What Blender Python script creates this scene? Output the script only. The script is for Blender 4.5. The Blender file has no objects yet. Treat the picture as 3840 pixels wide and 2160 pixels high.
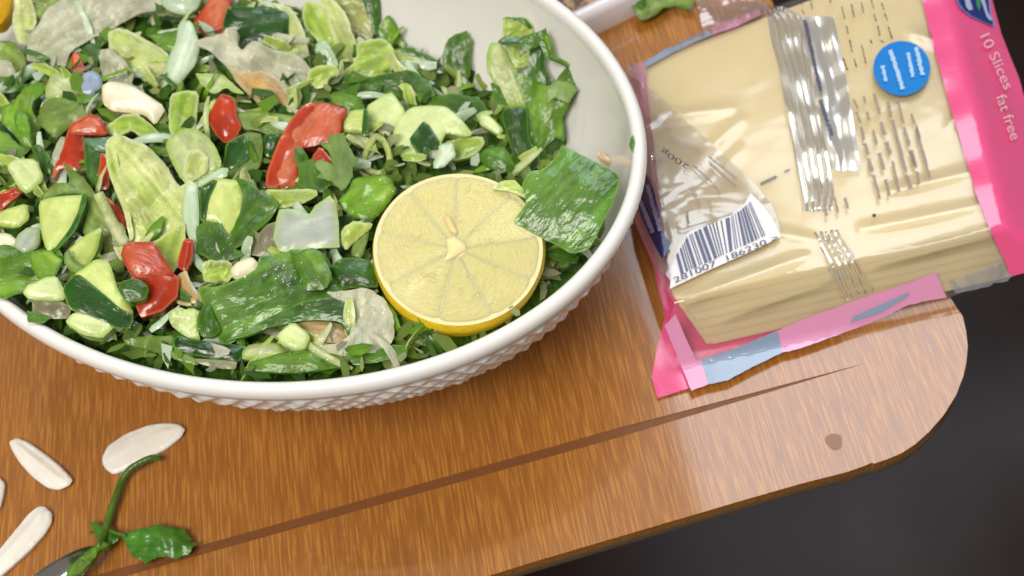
import bpy, bmesh, math, random
from mathutils import Vector, Matrix, noise
from mathutils.geometry import delaunay_2d_cdt
random.seed(7)
SC = bpy.context.scene
COL = SC.collection
# ---------------------------------------------------------------- camera
RZ = 0.085                                    # height of the bowl rim over the table
CAM = Vector((0.0, -0.26450336, 0.36405765 + RZ))
CR = Vector((0.9781476, -0.16820409, -0.12220743))
CU = Vector((0.20791169, 0.79133803, 0.57494073))
CF = CU.cross(CR).normalized()
FPX = 5000.0
PW, PH = 3840.0, 2160.0
cd = bpy.data.cameras.new('camera')
co = bpy.data.objects.new('camera', cd)
COL.objects.link(co)
m = Matrix.Identity(4)
for i in range(3):
    m[i][0] = CR[i]; m[i][1] = CU[i]; m[i][2] = -CF[i]; m[i][3] = CAM[i]
co.matrix_world = m
cd.sensor_width = 36.0
cd.lens = FPX / PW * 36.0
cd.clip_start = 0.01
cd.clip_end = 50
cd.dof.use_dof = True
cd.dof.focus_distance = 0.455
cd.dof.aperture_fstop = 13
SC.camera = co
# ---------------------------------------------------------------- world and lamps (an indoor close-up)
w = bpy.data.worlds.new('World'); SC.world = w; w.use_nodes = True
bg = w.node_tree.nodes['Background']
bg.inputs[0].default_value = (1.0, 0.93, 0.85, 1); bg.inputs[1].default_value = 0.23
SC.view_settings.view_transform = 'Standard'
SC.view_settings.look = 'None'
SC.view_settings.exposure = 0.0
SC.view_settings.gamma = 1.0
def area(name, loc, target, sx, sy, power, col):
    l = bpy.data.lights.new(name, 'AREA'); l.shape = 'RECTANGLE'; l.size = sx; l.size_y = sy
    l.energy = power; l.color = col
    o = bpy.data.objects.new(name, l); COL.objects.link(o)
    o.location = loc
    o.rotation_euler = (Vector(target) - Vector(loc)).to_track_quat('-Z', 'Y').to_euler()
    return o
def bulb(name, loc, r, power, col):
    l = bpy.data.lights.new(name, 'POINT'); l.shadow_soft_size = r; l.energy = power; l.color = col
    o = bpy.data.objects.new(name, l); COL.objects.link(o); o.location = loc
    return o
def panel(name, loc, sx, sy, power, col):
    o = area(name, loc, (loc[0], loc[1], 0), sx, sy, power, col); o.rotation_euler = (0, 0, 0); return o
panel('window_light', (.76, .98, 1.75), 1.02, .92, 18, (.78, .89, 1.0))
area('room_light', (-.45, -.80, 1.55), (0, .1, 0), .7, .6, 26, (1.0, .94, .86))
bulb('ceiling_bulb', (-0.55, 1.45, 1.65), 0.028, 13, (1.0, 0.86, 0.68))
bulb('ceiling_bulb', (0.30, -0.25, 1.8), 0.028, 6, (1.0, 0.9, 0.78))
bulb('ceiling_bulb', (-0.10, 0.55, 1.9), 0.028, 9, (1.0, 0.9, 0.78))
SC.render.engine = 'CYCLES'
SC.cycles.max_bounces = 8
SC.cycles.transparent_max_bounces = 16
SC.cycles.use_denoising = True

# ---------------------------------------------------------------- helpers
TL = {'R1': (0, 0, 2.07), 'R2': (900, 0, 2.07), 'R3': (1700, 0, 2.07), 'R4': (0, 600, 1.811), 'R5': (700, 600, 1.811),
      'R6': (1300, 500, 1.811), 'P1': (2300, 0, 2.07), 'P2': (3000, 0, 2.07), 'P3': (2300, 600, 1.61), 'P4': (3000, 600, 1.61),
      'S5': (0, 1400, 1.907), 'T7': (2400, 1200, 1.51), 'T6': (900, 1300, 1.685), 'D': (0, 0, 2576 / 3840), 'X': (0, 0, 1.0),
      'TP': (2000, 0, 2.927), 'SP': (0, 1950, 6.133), 'LG': (3400, 0, 4.83)}
for r_, y_ in enumerate((0, 350, 700, 1000)):
    for c_ in range(4):
        TL['ABCD'[r_] + str(c_)] = (c_ * 500, y_, 3.6233)
def px(tile, pts):
    ox, oy, s = TL[tile]
    return [(ox + x / s, oy + y / s) for x, y in pts]
def ray(x, y):
    return ((x - PW / 2) / FPX * CR - (y - PH / 2) / FPX * CU + CF).normalized()
def onz(x, y, z=0.0):
    d = ray(x, y)
    return CAM + d * ((z - CAM.z) / d.z)
def onplane(x, y, p, n):
    d = ray(x, y)
    return CAM + d * ((p - CAM).dot(n) / d.dot(n))
def lin(c):
    return tuple(((v / 255) / 12.92 if v / 255 <= 0.04045 else ((v / 255 + 0.055) / 1.055) ** 2.4) for v in c)
def alb(c, k=1.0):
    return tuple(min(0.9, v * k) for v in lin(c)) + (1.0,)
def link(name, me, mats, parent=None, loc=None):
    o = bpy.data.objects.new(name, me)
    COL.objects.link(o)
    for mt in (mats if isinstance(mats, (list, tuple)) else [mats]):
        me.materials.append(mt)
    if loc is not None: o.location = loc
    if parent is not None: o.parent = parent
    return o
def empty(name, loc=(0, 0, 0)):
    o = bpy.data.objects.new(name, None); COL.objects.link(o); o.location = loc
    o.empty_display_size = 0.01
    return o
def tag(o, label, cat, group=None):
    o['label'] = label; o['category'] = cat
    if group: o['group'] = group
    return o
def mesh(name, vs, fs, smooth=True):
    me = bpy.data.meshes.new(name)
    me.from_pydata(vs, [], fs)
    me.update()
    if smooth:
        me.polygons.foreach_set('use_smooth', [True] * len(me.polygons))
    return me
def inside(p, poly):
    x, y = p; c = False; j = len(poly) - 1
    for i in range(len(poly)):
        xi, yi = poly[i]; xj, yj = poly[j]
        if (yi > y) != (yj > y) and x < (xj - xi) * (y - yi) / (yj - yi + 1e-12) + xi: c = not c
        j = i
    return c
def dist_poly(p, poly):
    b = 1e18; n = len(poly); x, y = p
    for i in range(n):
        ax, ay = poly[i]; bx, by = poly[(i + 1) % n]
        dx, dy = bx - ax, by - ay
        t = ((x - ax) * dx + (y - ay) * dy) / (dx * dx + dy * dy + 1e-12)
        t = 0 if t < 0 else 1 if t > 1 else t
        q = (ax + t * dx - x) ** 2 + (ay + t * dy - y) ** 2
        if q < b: b = q
    return math.sqrt(b)
def chaikin(poly, k=1):
    for _ in range(k):
        out = []
        n = len(poly)
        for i in range(n):
            a, b = poly[i], poly[(i + 1) % n]
            out.append((a[0] * .84 + b[0] * .16, a[1] * .84 + b[1] * .16))
            out.append((a[0] * .16 + b[0] * .84, a[1] * .16 + b[1] * .84))
        poly = out
    return poly
def resample(poly, step):
    out = []
    n = len(poly)
    for i in range(n):
        a, b = poly[i], poly[(i + 1) % n]
        L = math.hypot(b[0] - a[0], b[1] - a[1]); k = max(1, int(round(L / step)))
        for j in range(k):
            t = j / k; out.append((a[0] + (b[0] - a[0]) * t, a[1] + (b[1] - a[1]) * t))
    return out
def triangulate(poly, step):
    """outline in photo coordinates -> (points, triangles, number of outline points)"""
    xs = [p[0] for p in poly]; ys = [p[1] for p in poly]
    pts = list(poly)
    y = min(ys) + step * .5; row = 0
    while y < max(ys):
        x = min(xs) + (step * .5 if row % 2 else step * .1)
        while x < max(xs):
            q = (x + random.uniform(-.15, .15) * step, y + random.uniform(-.15, .15) * step)
            if inside(q, poly) and dist_poly(q, poly) > step * .45: pts.append(q)
            x += step
        y += step * .87; row += 1
    n = len(poly)
    V, Ed, F, ov, oe, of = delaunay_2d_cdt([Vector(p) for p in pts], [(i, (i + 1) % n) for i in range(n)], [], 1, 1e-4)
    return [(v.x, v.y) for v in V], [tuple(f) for f in F]
def boundary_loops(F):
    es = {}
    for f in F:
        for i in range(3):
            a, b = f[i], f[(i + 1) % 3]
            es[(a, b)] = 1
    return [(a, b) for (a, b) in es if (b, a) not in es]
# ---------------------------------------------------------------- materials
MATS = {}
def newmat(name):
    mt = bpy.data.materials.new(name); mt.use_nodes = True
    nt = mt.node_tree
    return mt, nt, nt.nodes['Principled BSDF'], nt.nodes['Material Output']
def nd(nt, t, **kw):
    n = nt.nodes.new(t)
    for k, v in kw.items(): setattr(n, k, v)
    return n
def simple(name, col, rough=.4, spec=.5, sss=0.0, coat=0.0, bump=0.0, bscale=300.0):
    if name in MATS: return MATS[name]
    mt, nt, b, out = newmat(name)
    b.inputs['Base Color'].default_value = col
    b.inputs['Roughness'].default_value = rough
    b.inputs['Specular IOR Level'].default_value = spec
    b.inputs['Coat Weight'].default_value = coat
    b.inputs['Coat Roughness'].default_value = .08
    if sss:
        b.inputs['Subsurface Weight'].default_value = sss
        b.inputs['Subsurface Radius'].default_value = (1.0, .8, .4)
        b.inputs['Subsurface Scale'].default_value = .004
    if bump:
        tc = nd(nt, 'ShaderNodeTexCoord'); ns = nd(nt, 'ShaderNodeTexNoise')
        ns.inputs['Scale'].default_value = bscale; ns.inputs['Detail'].default_value = 3
        bp = nd(nt, 'ShaderNodeBump'); bp.inputs['Strength'].default_value = bump; bp.inputs['Distance'].default_value = .001
        nt.links.new(tc.outputs['Object'], ns.inputs['Vector']); nt.links.new(ns.outputs['Fac'], bp.inputs['Height'])
        nt.links.new(bp.outputs['Normal'], b.inputs['Normal'])
    MATS[name] = mt
    return mt
def veg(name, ca, cb, ce=None, ew=.002, k=1.0, rough=.28, sss=.25, vein=0.0, bump=.5, nscale=90.0, coat=.3, trans=0.0, speck=None, lucent=0.0, blotch=.24):
    """plant tissue: two tones mottled by noise, a rim tone along the cut edge, veins along the piece, wet surface"""
    if name in MATS: return MATS[name]
    mt, nt, b, out = newmat(name)
    L = nt.links.new
    at = nd(nt, 'ShaderNodeAttribute', attribute_name='luv')
    mp = nd(nt, 'ShaderNodeMapping'); mp.inputs['Scale'].default_value = (1.0, .45, 1.0)
    L(at.outputs['Vector'], mp.inputs['Vector'])
    ns = nd(nt, 'ShaderNodeTexNoise'); ns.inputs['Scale'].default_value = nscale; ns.inputs['Detail'].default_value = 4
    L(mp.outputs['Vector'], ns.inputs['Vector'])
    rp = nd(nt, 'ShaderNodeValToRGB')
    rp.color_ramp.elements[0].position = .36; rp.color_ramp.elements[1].position = .66
    rp.color_ramp.elements[0].color = alb(ca, k); rp.color_ramp.elements[1].color = alb(cb, k)
    L(ns.outputs['Fac'], rp.inputs['Fac'])
    nb = nd(nt, 'ShaderNodeTexNoise'); nb.inputs['Scale'].default_value = 140; nb.inputs['Detail'].default_value = 5; nb.inputs['Roughness'].default_value = .65
    L(at.outputs['Vector'], nb.inputs['Vector'])
    rb_ = nd(nt, 'ShaderNodeMapRange'); rb_.inputs[1].default_value = .3; rb_.inputs[2].default_value = .7; rb_.inputs[3].default_value = 1 - blotch; rb_.inputs[4].default_value = 1 + blotch
    L(nb.outputs['Fac'], rb_.inputs[0])
    mb = nd(nt, 'ShaderNodeMix', data_type='RGBA', blend_type='MULTIPLY'); mb.inputs[0].default_value = 1.0
    L(rp.outputs['Color'], mb.inputs[6]); L(rb_.outputs[0], mb.inputs[7])
    col = mb.outputs[2]
    if vein:
        wv = nd(nt, 'ShaderNodeTexNoise'); wv.inputs['Scale'].default_value = 260; wv.inputs['Detail'].default_value = 2
        mv = nd(nt, 'ShaderNodeMapping'); mv.inputs['Scale'].default_value = (1.0, .06, 1.0)
        L(at.outputs['Vector'], mv.inputs['Vector']); L(mv.outputs['Vector'], wv.inputs['Vector'])
        mr = nd(nt, 'ShaderNodeMapRange'); mr.inputs[1].default_value = .42; mr.inputs[2].default_value = .62
        mr.inputs[3].default_value = 1.0 - vein; mr.inputs[4].default_value = 1.0 + vein
        L(wv.outputs['Fac'], mr.inputs[0])
        mu = nd(nt, 'ShaderNodeMix', data_type='RGBA', blend_type='MULTIPLY'); mu.inputs[0].default_value = 1.0
        L(col, mu.inputs[6]); L(mr.outputs[0], mu.inputs[7]); col = mu.outputs[2]
    if ce:
        ea = nd(nt, 'ShaderNodeAttribute', attribute_name='edge')
        me_ = nd(nt, 'ShaderNodeMapRange'); me_.inputs[1].default_value = 0.0; me_.inputs[2].default_value = ew
        me_.inputs[3].default_value = 1.0; me_.inputs[4].default_value = 0.0
        L(ea.outputs['Fac'], me_.inputs[0])
        mx = nd(nt, 'ShaderNodeMix', data_type='RGBA'); mx.inputs[7].default_value = alb(ce, k)
        L(me_.outputs[0], mx.inputs[0]); L(col, mx.inputs[6]); col = mx.outputs[2]
    if speck:
        vo = nd(nt, 'ShaderNodeTexVoronoi'); vo.inputs['Scale'].default_value = 330
        L(at.outputs['Vector'], vo.inputs['Vector'])
        sr = nd(nt, 'ShaderNodeMapRange'); sr.inputs[1].default_value = .12; sr.inputs[2].default_value = .3; sr.inputs[3].default_value = .55; sr.inputs[4].default_value = 0
        L(vo.outputs['Distance'], sr.inputs[0])
        sx = nd(nt, 'ShaderNodeMix', data_type='RGBA'); sx.inputs[7].default_value = alb(speck, k)
        L(sr.outputs[0], sx.inputs[0]); L(col, sx.inputs[6]); col = sx.outputs[2]
    L(col, b.inputs['Base Color'])
    b.inputs['Roughness'].default_value = rough
    b.inputs['Coat Weight'].default_value = coat * .9; b.inputs['Coat Roughness'].default_value = .1
    b.inputs['Specular IOR Level'].default_value = .38
    if sss:
        b.inputs['Subsurface Weight'].default_value = sss
        b.inputs['Subsurface Radius'].default_value = (1.0, 1.0, .4)
        b.inputs['Subsurface Scale'].default_value = .003
    n2 = nd(nt, 'ShaderNodeTexNoise'); n2.inputs['Scale'].default_value = 420; n2.inputs['Detail'].default_value = 3
    L(mp.outputs['Vector'], n2.inputs['Vector'])
    n3 = nd(nt, 'ShaderNodeTexNoise'); n3.inputs['Scale'].default_value = 150; n3.inputs['Detail'].default_value = 1
    L(at.outputs['Vector'], n3.inputs['Vector'])
    ad = nd(nt, 'ShaderNodeMath', operation='ADD'); L(n2.outputs['Fac'], ad.inputs[0]); L(n3.outputs['Fac'], ad.inputs[1])
    bp = nd(nt, 'ShaderNodeBump'); bp.inputs['Strength'].default_value = bump; bp.inputs['Distance'].default_value = .0012
    L(ad.outputs[0], bp.inputs['Height']); L(bp.outputs['Normal'], b.inputs['Normal']); L(bp.outputs['Normal'], b.inputs['Coat Normal'])
    if lucent:
        tl = nd(nt, 'ShaderNodeBsdfTranslucent'); L(col, tl.inputs['Color']); L(bp.outputs['Normal'], tl.inputs['Normal'])
        ml = nd(nt, 'ShaderNodeMixShader'); ml.inputs[0].default_value = lucent
        L(b.outputs[0], ml.inputs[1]); L(tl.outputs[0], ml.inputs[2]); L(ml.outputs[0], out.inputs['Surface'])
    if trans:
        tb = nd(nt, 'ShaderNodeBsdfTransparent'); ms = nd(nt, 'ShaderNodeMixShader'); ms.inputs[0].default_value = trans
        L(ml.outputs[0] if lucent else b.outputs[0], ms.inputs[1]); L(tb.outputs[0], ms.inputs[2]); L(ms.outputs[0], out.inputs['Surface'])
    MATS[name] = mt
    return mt
def film(name, tint, opac, gloss=1.0, rough=.12, bump=.5, bscale=70.0, stretch=(1, 1, 1), fmin=.06):
    """clear plastic film: mostly see-through, a little haze of its own colour, mirror-like creases"""
    if name in MATS: return MATS[name]
    mt, nt, b, out = newmat(name)
    L = nt.links.new
    nt.nodes.remove(b)
    tr = nd(nt, 'ShaderNodeBsdfTransparent'); tr.inputs[0].default_value = (.97, .96, .95, 1)
    df = nd(nt, 'ShaderNodeBsdfDiffuse'); df.inputs[0].default_value = tint
    m1 = nd(nt, 'ShaderNodeMixShader'); m1.inputs[0].default_value = opac
    L(tr.outputs[0], m1.inputs[1]); L(df.outputs[0], m1.inputs[2])
    gl = nd(nt, 'ShaderNodeBsdfAnisotropic') if False else nd(nt, 'ShaderNodeBsdfGlossy')
    gl.inputs['Roughness'].default_value = rough; gl.inputs['Color'].default_value = (1, 1, 1, 1)
    tc = nd(nt, 'ShaderNodeTexCoord'); mp = nd(nt, 'ShaderNodeMapping'); mp.inputs['Scale'].default_value = stretch
    L(tc.outputs['Object'], mp.inputs['Vector'])
    ns = nd(nt, 'ShaderNodeTexNoise'); ns.inputs['Scale'].default_value = bscale; ns.inputs['Detail'].default_value = 2; ns.inputs['Distortion'].default_value = .6
    L(mp.outputs['Vector'], ns.inputs['Vector'])
    bp = nd(nt, 'ShaderNodeBump'); bp.inputs['Strength'].default_value = bump; bp.inputs['Distance'].default_value = .004
    L(ns.outputs['Fac'], bp.inputs['Height'])
    L(bp.outputs['Normal'], gl.inputs['Normal'])
    fr = nd(nt, 'ShaderNodeFresnel'); fr.inputs['IOR'].default_value = 1.5
    L(bp.outputs['Normal'], fr.inputs['Normal'])
    mr = nd(nt, 'ShaderNodeMath', operation='MULTIPLY_ADD'); mr.inputs[1].default_value = gloss; mr.inputs[2].default_value = fmin - .04
    mr.use_clamp = True
    L(fr.outputs[0], mr.inputs[0])
    m2 = nd(nt, 'ShaderNodeMixShader')
    L(mr.outputs[0], m2.inputs[0]); L(m1.outputs[0], m2.inputs[1]); L(gl.outputs[0], m2.inputs[2])
    L(m2.outputs[0], out.inputs['Surface'])
    MATS[name] = mt
    return mt
# ---------------------------------------------------------------- bowl geometry as a height field (needed to lay the salad)
BC = Vector((-0.07677909, 0.09775992, 0))
BA, BB = 0.14519521, 0.11405138
BANG = math.radians(147.95)
E1 = Vector((math.cos(BANG), math.sin(BANG), 0)); E2 = Vector((-math.sin(BANG), math.cos(BANG), 0))
INNER = [(0.0060, .0800), (.0080, .0730), (.0112, .0650), (.0160, .0550), (.0240, .0440), (.0340, .0330), (.0450, .0230), (.0570, .0160), (.0720, .0120)]
OUTER = [(.0016, .0775), (.0030, .0740), (.0052, .0680), (.0090, .0600), (.0145, .0500), (.0222, .0390), (.0318, .0270), (.0425, .0150), (.0510, .0060), (.0540, .0015)]
def bowl_pt(a, d, z):
    return BC + E1 * ((BA - d) * math.cos(a)) + E2 * ((BB - d) * math.sin(a)) + Vector((0, 0, z))
def bowl_d(x, y):
    q = Vector((x, y, 0)) - BC
    u, v = q.dot(E1), q.dot(E2)
    s = math.sqrt((u / BA) ** 2 + (v / BB) ** 2)
    a = math.atan2(v / BB, u / BA)
    R = math.hypot(BA * math.cos(a), BB * math.sin(a))
    return (1 - s) * R * .93
def zwall(x, y):
    d = bowl_d(x, y)
    if d < 0: return -1.0
    if d < INNER[0][0]: return RZ
    for (d0, z0), (d1, z1) in zip(INNER, INNER[1:]):
        if d <= d1: return z0 + (z1 - z0) * (d - d0) / (d1 - d0)
    return INNER[-1][1]
def zsal(x, y):
    s = .45 * (x - BC.x) + .89 * (y - BC.y)
    t = max(0.0, (.94 * (x - BC.x) + .33 * (y - BC.y)) - .03)
    k = min(1.0, max(0.0, (x - BC.x + .075) / .06))
    return .0735 - k * (.16 * max(0, s) + .30 * t) + (1 - k) * .007
def hit(x, y):
    d = ray(x, y); t = .25
    while t < 1.2:
        p = CAM + d * t
        if p.z < .1:
            g = max(zsal(p.x, p.y), zwall(p.x, p.y))
            if p.z <= g: return p
        t += .0006
    return onz(x, y, .05)

# ---------------------------------------------------------------- floor and table
def wood():
    mt, nt, b, out = newmat('orange_wood'); L = nt.links.new
    tc = nd(nt, 'ShaderNodeTexCoord')
    def layer(scale, sx, sy, det, dist=0.0):
        mp = nd(nt, 'ShaderNodeMapping'); mp.inputs['Scale'].default_value = (sx, sy, 1); mp.inputs['Rotation'].default_value = (0, 0, math.radians(.8))
        L(tc.outputs['Object'], mp.inputs['Vector'])
        n = nd(nt, 'ShaderNodeTexNoise'); n.inputs['Scale'].default_value = scale; n.inputs['Detail'].default_value = det; n.inputs['Distortion'].default_value = dist
        L(mp.outputs['Vector'], n.inputs['Vector']); return n.outputs['Fac']
    fine = layer(1250, 1, .042, 2, .25)
    mid = layer(420, 1, .035, 3, .3)
    big = layer(22, 1, .35, 3)
    base = nd(nt, 'ShaderNodeValToRGB')
    e = base.color_ramp.elements
    e[0].position = .30; e[0].color = lin((148, 92, 32)) + (1,)
    e[1].position = .72; e[1].color = lin((168, 108, 40)) + (1,)
    ad = nd(nt, 'ShaderNodeMath', operation='ADD'); L(mid, ad.inputs[0]); L(big, ad.inputs[1])
    hv = nd(nt, 'ShaderNodeMath', operation='MULTIPLY'); hv.inputs[1].default_value = .5; L(ad.outputs[0], hv.inputs[0])
    L(hv.outputs[0], base.inputs['Fac'])
    st = nd(nt, 'ShaderNodeMapRange'); st.inputs[1].default_value = .52; st.inputs[2].default_value = .60; st.inputs[3].default_value = 0; st.inputs[4].default_value = .5
    L(fine, st.inputs[0])
    mx = nd(nt, 'ShaderNodeMix', data_type='RGBA'); mx.inputs[7].default_value = lin((204, 142, 58)) + (1,)
    L(st.outputs[0], mx.inputs[0]); L(base.outputs['Color'], mx.inputs[6])
    dk = nd(nt, 'ShaderNodeMapRange'); dk.inputs[1].default_value = .46; dk.inputs[2].default_value = .36; dk.inputs[3].default_value = 0; dk.inputs[4].default_value = .28
    L(fine, dk.inputs[0])
    m2 = nd(nt, 'ShaderNodeMix', data_type='RGBA'); m2.inputs[7].default_value = lin((116, 68, 22)) + (1,)
    L(dk.outputs[0], m2.inputs[0]); L(mx.outputs[2], m2.inputs[6])
    L(m2.outputs[2], b.inputs['Base Color'])
    rr = nd(nt, 'ShaderNodeMapRange'); rr.inputs[3].default_value = .34; rr.inputs[4].default_value = .46
    b.inputs['Coat Weight'].default_value = .9; b.inputs['Coat Roughness'].default_value = .075
    L(fine, rr.inputs[0]); L(rr.outputs[0], b.inputs['Roughness'])
    bp = nd(nt, 'ShaderNodeBump'); bp.inputs['Strength'].default_value = .12; bp.inputs['Distance'].default_value = .0004
    L(fine, bp.inputs['Height']); L(bp.outputs['Normal'], b.inputs['Normal'])
    return mt
WOOD = wood()
def prism(pts2, z1, z0):
    n = len(pts2)
    vs = [(x, y, z1) for x, y in pts2] + [(x, y, z0) for x, y in pts2]
    fs = [tuple(range(n)), tuple(range(2 * n - 1, n - 1, -1))] + [(i, i + n, (i + 1) % n + n, (i + 1) % n) for i in range(n)]
    me = mesh('prism', vs, fs, False)
    bm = bmesh.new(); bm.from_mesh(me); bmesh.ops.recalc_face_normals(bm, faces=bm.faces); bm.to_mesh(me); bm.free()
    return me
def flat(pts): return [tuple(onz(x, y, 0)[:2]) for x, y in pts]
fv_ = [(-3 + 6 * i / 90, -2.5 + 6 * j / 90, 0) for j in range(91) for i in range(91)]
fv_ = [(x, y, -.50 + .05 * noise.noise(Vector((x * 1.6 - y * .6, y * 4.6 + x * 1.2, 1))) + .016 * noise.noise(Vector((x * 3, y * 10 + x * 3, 4)))) for x, y, z in fv_]
fl = mesh('floor', fv_, [(j * 91 + i, j * 91 + i + 1, (j + 1) * 91 + i + 1, (j + 1) * 91 + i) for j in range(90) for i in range(90)])
def floor_mat():
    mt, nt, b, out = newmat('dark_floor'); L = nt.links.new
    tc = nd(nt, 'ShaderNodeTexCoord')
    n = nd(nt, 'ShaderNodeTexNoise'); n.inputs['Scale'].default_value = 5; n.inputs['Detail'].default_value = 3
    L(tc.outputs['Object'], n.inputs['Vector'])
    rp = nd(nt, 'ShaderNodeValToRGB'); rp.color_ramp.elements[0].color = (.016, .008, .007, 1); rp.color_ramp.elements[1].color = (.036, .020, .017, 1)
    rp.color_ramp.elements[0].position = .35; rp.color_ramp.elements[1].position = .7
    L(n.outputs['Fac'], rp.inputs['Fac']); L(rp.outputs['Color'], b.inputs['Base Color'])
    b.inputs['Roughness'].default_value = .33; b.inputs['Specular IOR Level'].default_value = .13
    mp = nd(nt, 'ShaderNodeMapping'); mp.inputs['Scale'].default_value = (.35, 1, 1); mp.inputs['Rotation'].default_value = (0, 0, -.15)
    L(tc.outputs['Object'], mp.inputs['Vector'])
    n2 = nd(nt, 'ShaderNodeTexNoise'); n2.inputs['Scale'].default_value = 2.2; n2.inputs['Detail'].default_value = 0
    L(mp.outputs['Vector'], n2.inputs['Vector'])
    bp = nd(nt, 'ShaderNodeBump'); bp.inputs['Strength'].default_value = .1; bp.inputs['Distance'].default_value = .02
    L(n2.outputs['Fac'], bp.inputs['Height']); L(bp.outputs['Normal'], b.inputs['Normal'])
    return mt
fo = link('floor', fl, floor_mat()); fo['kind'] = 'structure'

table = empty('table', (0, .1, 0)); tag(table, 'orange brown wood grain table with rounded corner and dark inlaid line', 'table')
def tpart(name, me, mats):
    o = link(name, me, mats, table); o.matrix_parent_inverse = table.matrix_basis.inverted() if False else Matrix.Translation((0, -.1, 0))
    return o
# the long front edge, the groove and the rounded corner, as world points on the table plane
A = onz(1830, 2160); B_ = onz(3131, 1759)
ed = (B_ - A).normalized()
corner = px('T7', [(620, 1010), (900, 930), (1180, 858), (1270, 826), (1312, 808), (1325, 813), (1400, 788), (1480, 755), (1560, 702), (1640, 630), (1720, 538), (1790, 425), (1830, 320), (1848, 240), (1856, 150), (1846, 60), (1828, -20)])
cw = [onz(x, y) for x, y in corner]
up_ = Vector((-.035, .999, 0))
front = [A - ed * .6, A - ed * .3] + [A, A + ed * .02] + cw
right = [cw[-1] + up_ * .1 + Vector((-.012, 0, 0)), cw[-1] + up_ * .9 + Vector((-.03, 0, 0))]
g0, g1 = onz(671, 2072 + 14), onz(2684, 1506 + 14)
gd = (g1 - g0).normalized(); gn = Vector((-gd.y, gd.x, 0))
gw = .0020
gl_, gr_ = g0 - gd * .7, None
# the groove runs on under the packet to the right edge
q = cw[-3]; tq = (q - g0).dot(gd)
gR = g0 + gd * tq
edge_line = front + right
def crossing(off):
    for p_, q_ in zip(edge_line, edge_line[1:]):
        a_, c_ = (p_ - g0).dot(gn) - off, (q_ - g0).dot(gn) - off
        if a_ < 0 <= c_ and (p_ - g0).dot(gd) > 0: return p_ + (q_ - p_) * (a_ / (a_ - c_))
xm, xc, xp = crossing(-gw), crossing(0.0), crossing(gw)
lower = [tuple(p[:2]) for p in edge_line if (p - g0).dot(gn) < -gw] + [tuple(xm[:2]), tuple((gl_ - gn * gw)[:2])]
upper = [tuple((gl_ + gn * gw)[:2]), tuple(xp[:2])] + [tuple(p[:2]) for p in edge_line if (p - g0).dot(gn) > gw and (p - g0).dot(gd) > 0] + [(-1.0, 1.3)]
field = tpart('tabletop', prism(upper, 0, -.004), WOOD)
border = tpart('border', prism(lower, 0, -.004), WOOD)
gE = g0 + gd * (onz(3250, 1350) - g0).dot(gd); gS = g0 + gd * (onz(2300, 1600) - g0).dot(gd)
def p2(p): return tuple(p[:2])
inlay = tpart('inlay', prism([p2(gl_ - gn * gw), p2(gS - gn * gw), p2(gE), p2(gS + gn * gw), p2(gl_ + gn * gw)], -.0004, -.004), simple('dark_inlay', lin((120, 72, 30)) + (1,), .5, bump=.5, bscale=200))
def bevel(o, w_, seg=2):
    b = o.modifiers.new('bevel', 'BEVEL'); b.width = w_; b.segments = seg; b.limit_method = 'ANGLE'; b.angle_limit = math.radians(50)
for sg in (1, -1):      # the line thins out to the right where the boards close up
    tri = [p2(gS + gn * gw * sg), p2(gE), p2(xc), p2(xp if sg > 0 else xm)]
    tpart('tabletop', prism(tri, 0, -.004), WOOD)
# raw edge band of the board under the laminate
eb = [p + Vector((0, 0, 0)) for p in front + right]
vs = []; fs = []
for i, p in enumerate(eb):
    nrm = Vector((p.y - (eb[i - 1].y if i else p.y - ed.y), -(p.x - (eb[i - 1].x if i else p.x - ed.x)), 0)).normalized()
    j = random.uniform(-.0002, .0003)
    vs += [tuple(p - nrm * .0004 + Vector((0, 0, -.004))), tuple(p + nrm * (.0002 + j) + Vector((0, 0, -.0045))), tuple(p + nrm * .0 + Vector((0, 0, -.0085)))]
    if i:
        k = i * 3
        fs += [(k - 3, k, k + 1, k - 2), (k - 2, k + 1, k + 2, k - 1)]
edge = tpart('edge_band', mesh('edge_band', vs, fs), simple('raw_board', lin((92, 74, 54)) + (1,), .7, .3, bump=.6, bscale=500))
spot = onz(2400 + 1100 / 1.51, 1200 + 690 / 1.51)
so = tpart('stain', mesh('stain', [(spot.x, spot.y, .00012)] + [(spot.x + (.0030 + .0005 * math.sin(3 * a)) * math.cos(a), spot.y + (.0038 + .0004 * math.cos(2 * a)) * math.sin(a), .00012) for a in [i * math.tau / 20 for i in range(20)]], [(0, 1 + i, 1 + (i + 1) % 20) for i in range(20)]), simple('stain', lin((136, 84, 38)) + (1,), .3))
# ---------------------------------------------------------------- bowl
bowl = empty('salad_bowl', (BC.x, BC.y, 0)); tag(bowl, 'white bowl of chopped salad with smooth rim and hobnail textured outside', 'bowl')
BI = Matrix.Translation((-BC.x, -BC.y, 0))
def bpart(name, me, mats):
    o = link(name, me, mats, bowl); o.matrix_parent_inverse = BI; return o
china = simple('white_china', (.87, .86, .84, 1), .15, .5, coat=.35)
def revolve(prof, n, close=False, relief=None):
    vs, fs = [], []
    for j, (d, z) in enumerate(prof):
        for i in range(n):
            a = i / n * math.tau
            dd = d
            if relief: dd = d - relief(i, n, j, len(prof))
            vs.append(tuple(bowl_pt(a, dd, z)))
    for j in range(len(prof) - 1):
        for i in range(n):
            a, b = j * n + i, j * n + (i + 1) % n
            fs.append((a, b, b + n, a + n))
    return vs, fs
LIP = [(.0016, .0775), (.0005, .0792), (0, .0814), (.0003, .0831), (.0012, .0844), (.0026, .0850), (.0039, .0848), (.0050, .0838), (.0057, .0820), (.0060, .0800)]
v, f = revolve(LIP, 256)
bpart('rim', mesh('rim', v, f), china)
v, f = revolve(INNER + [(.085, .0112), (.113, .0112)], 256)
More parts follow.
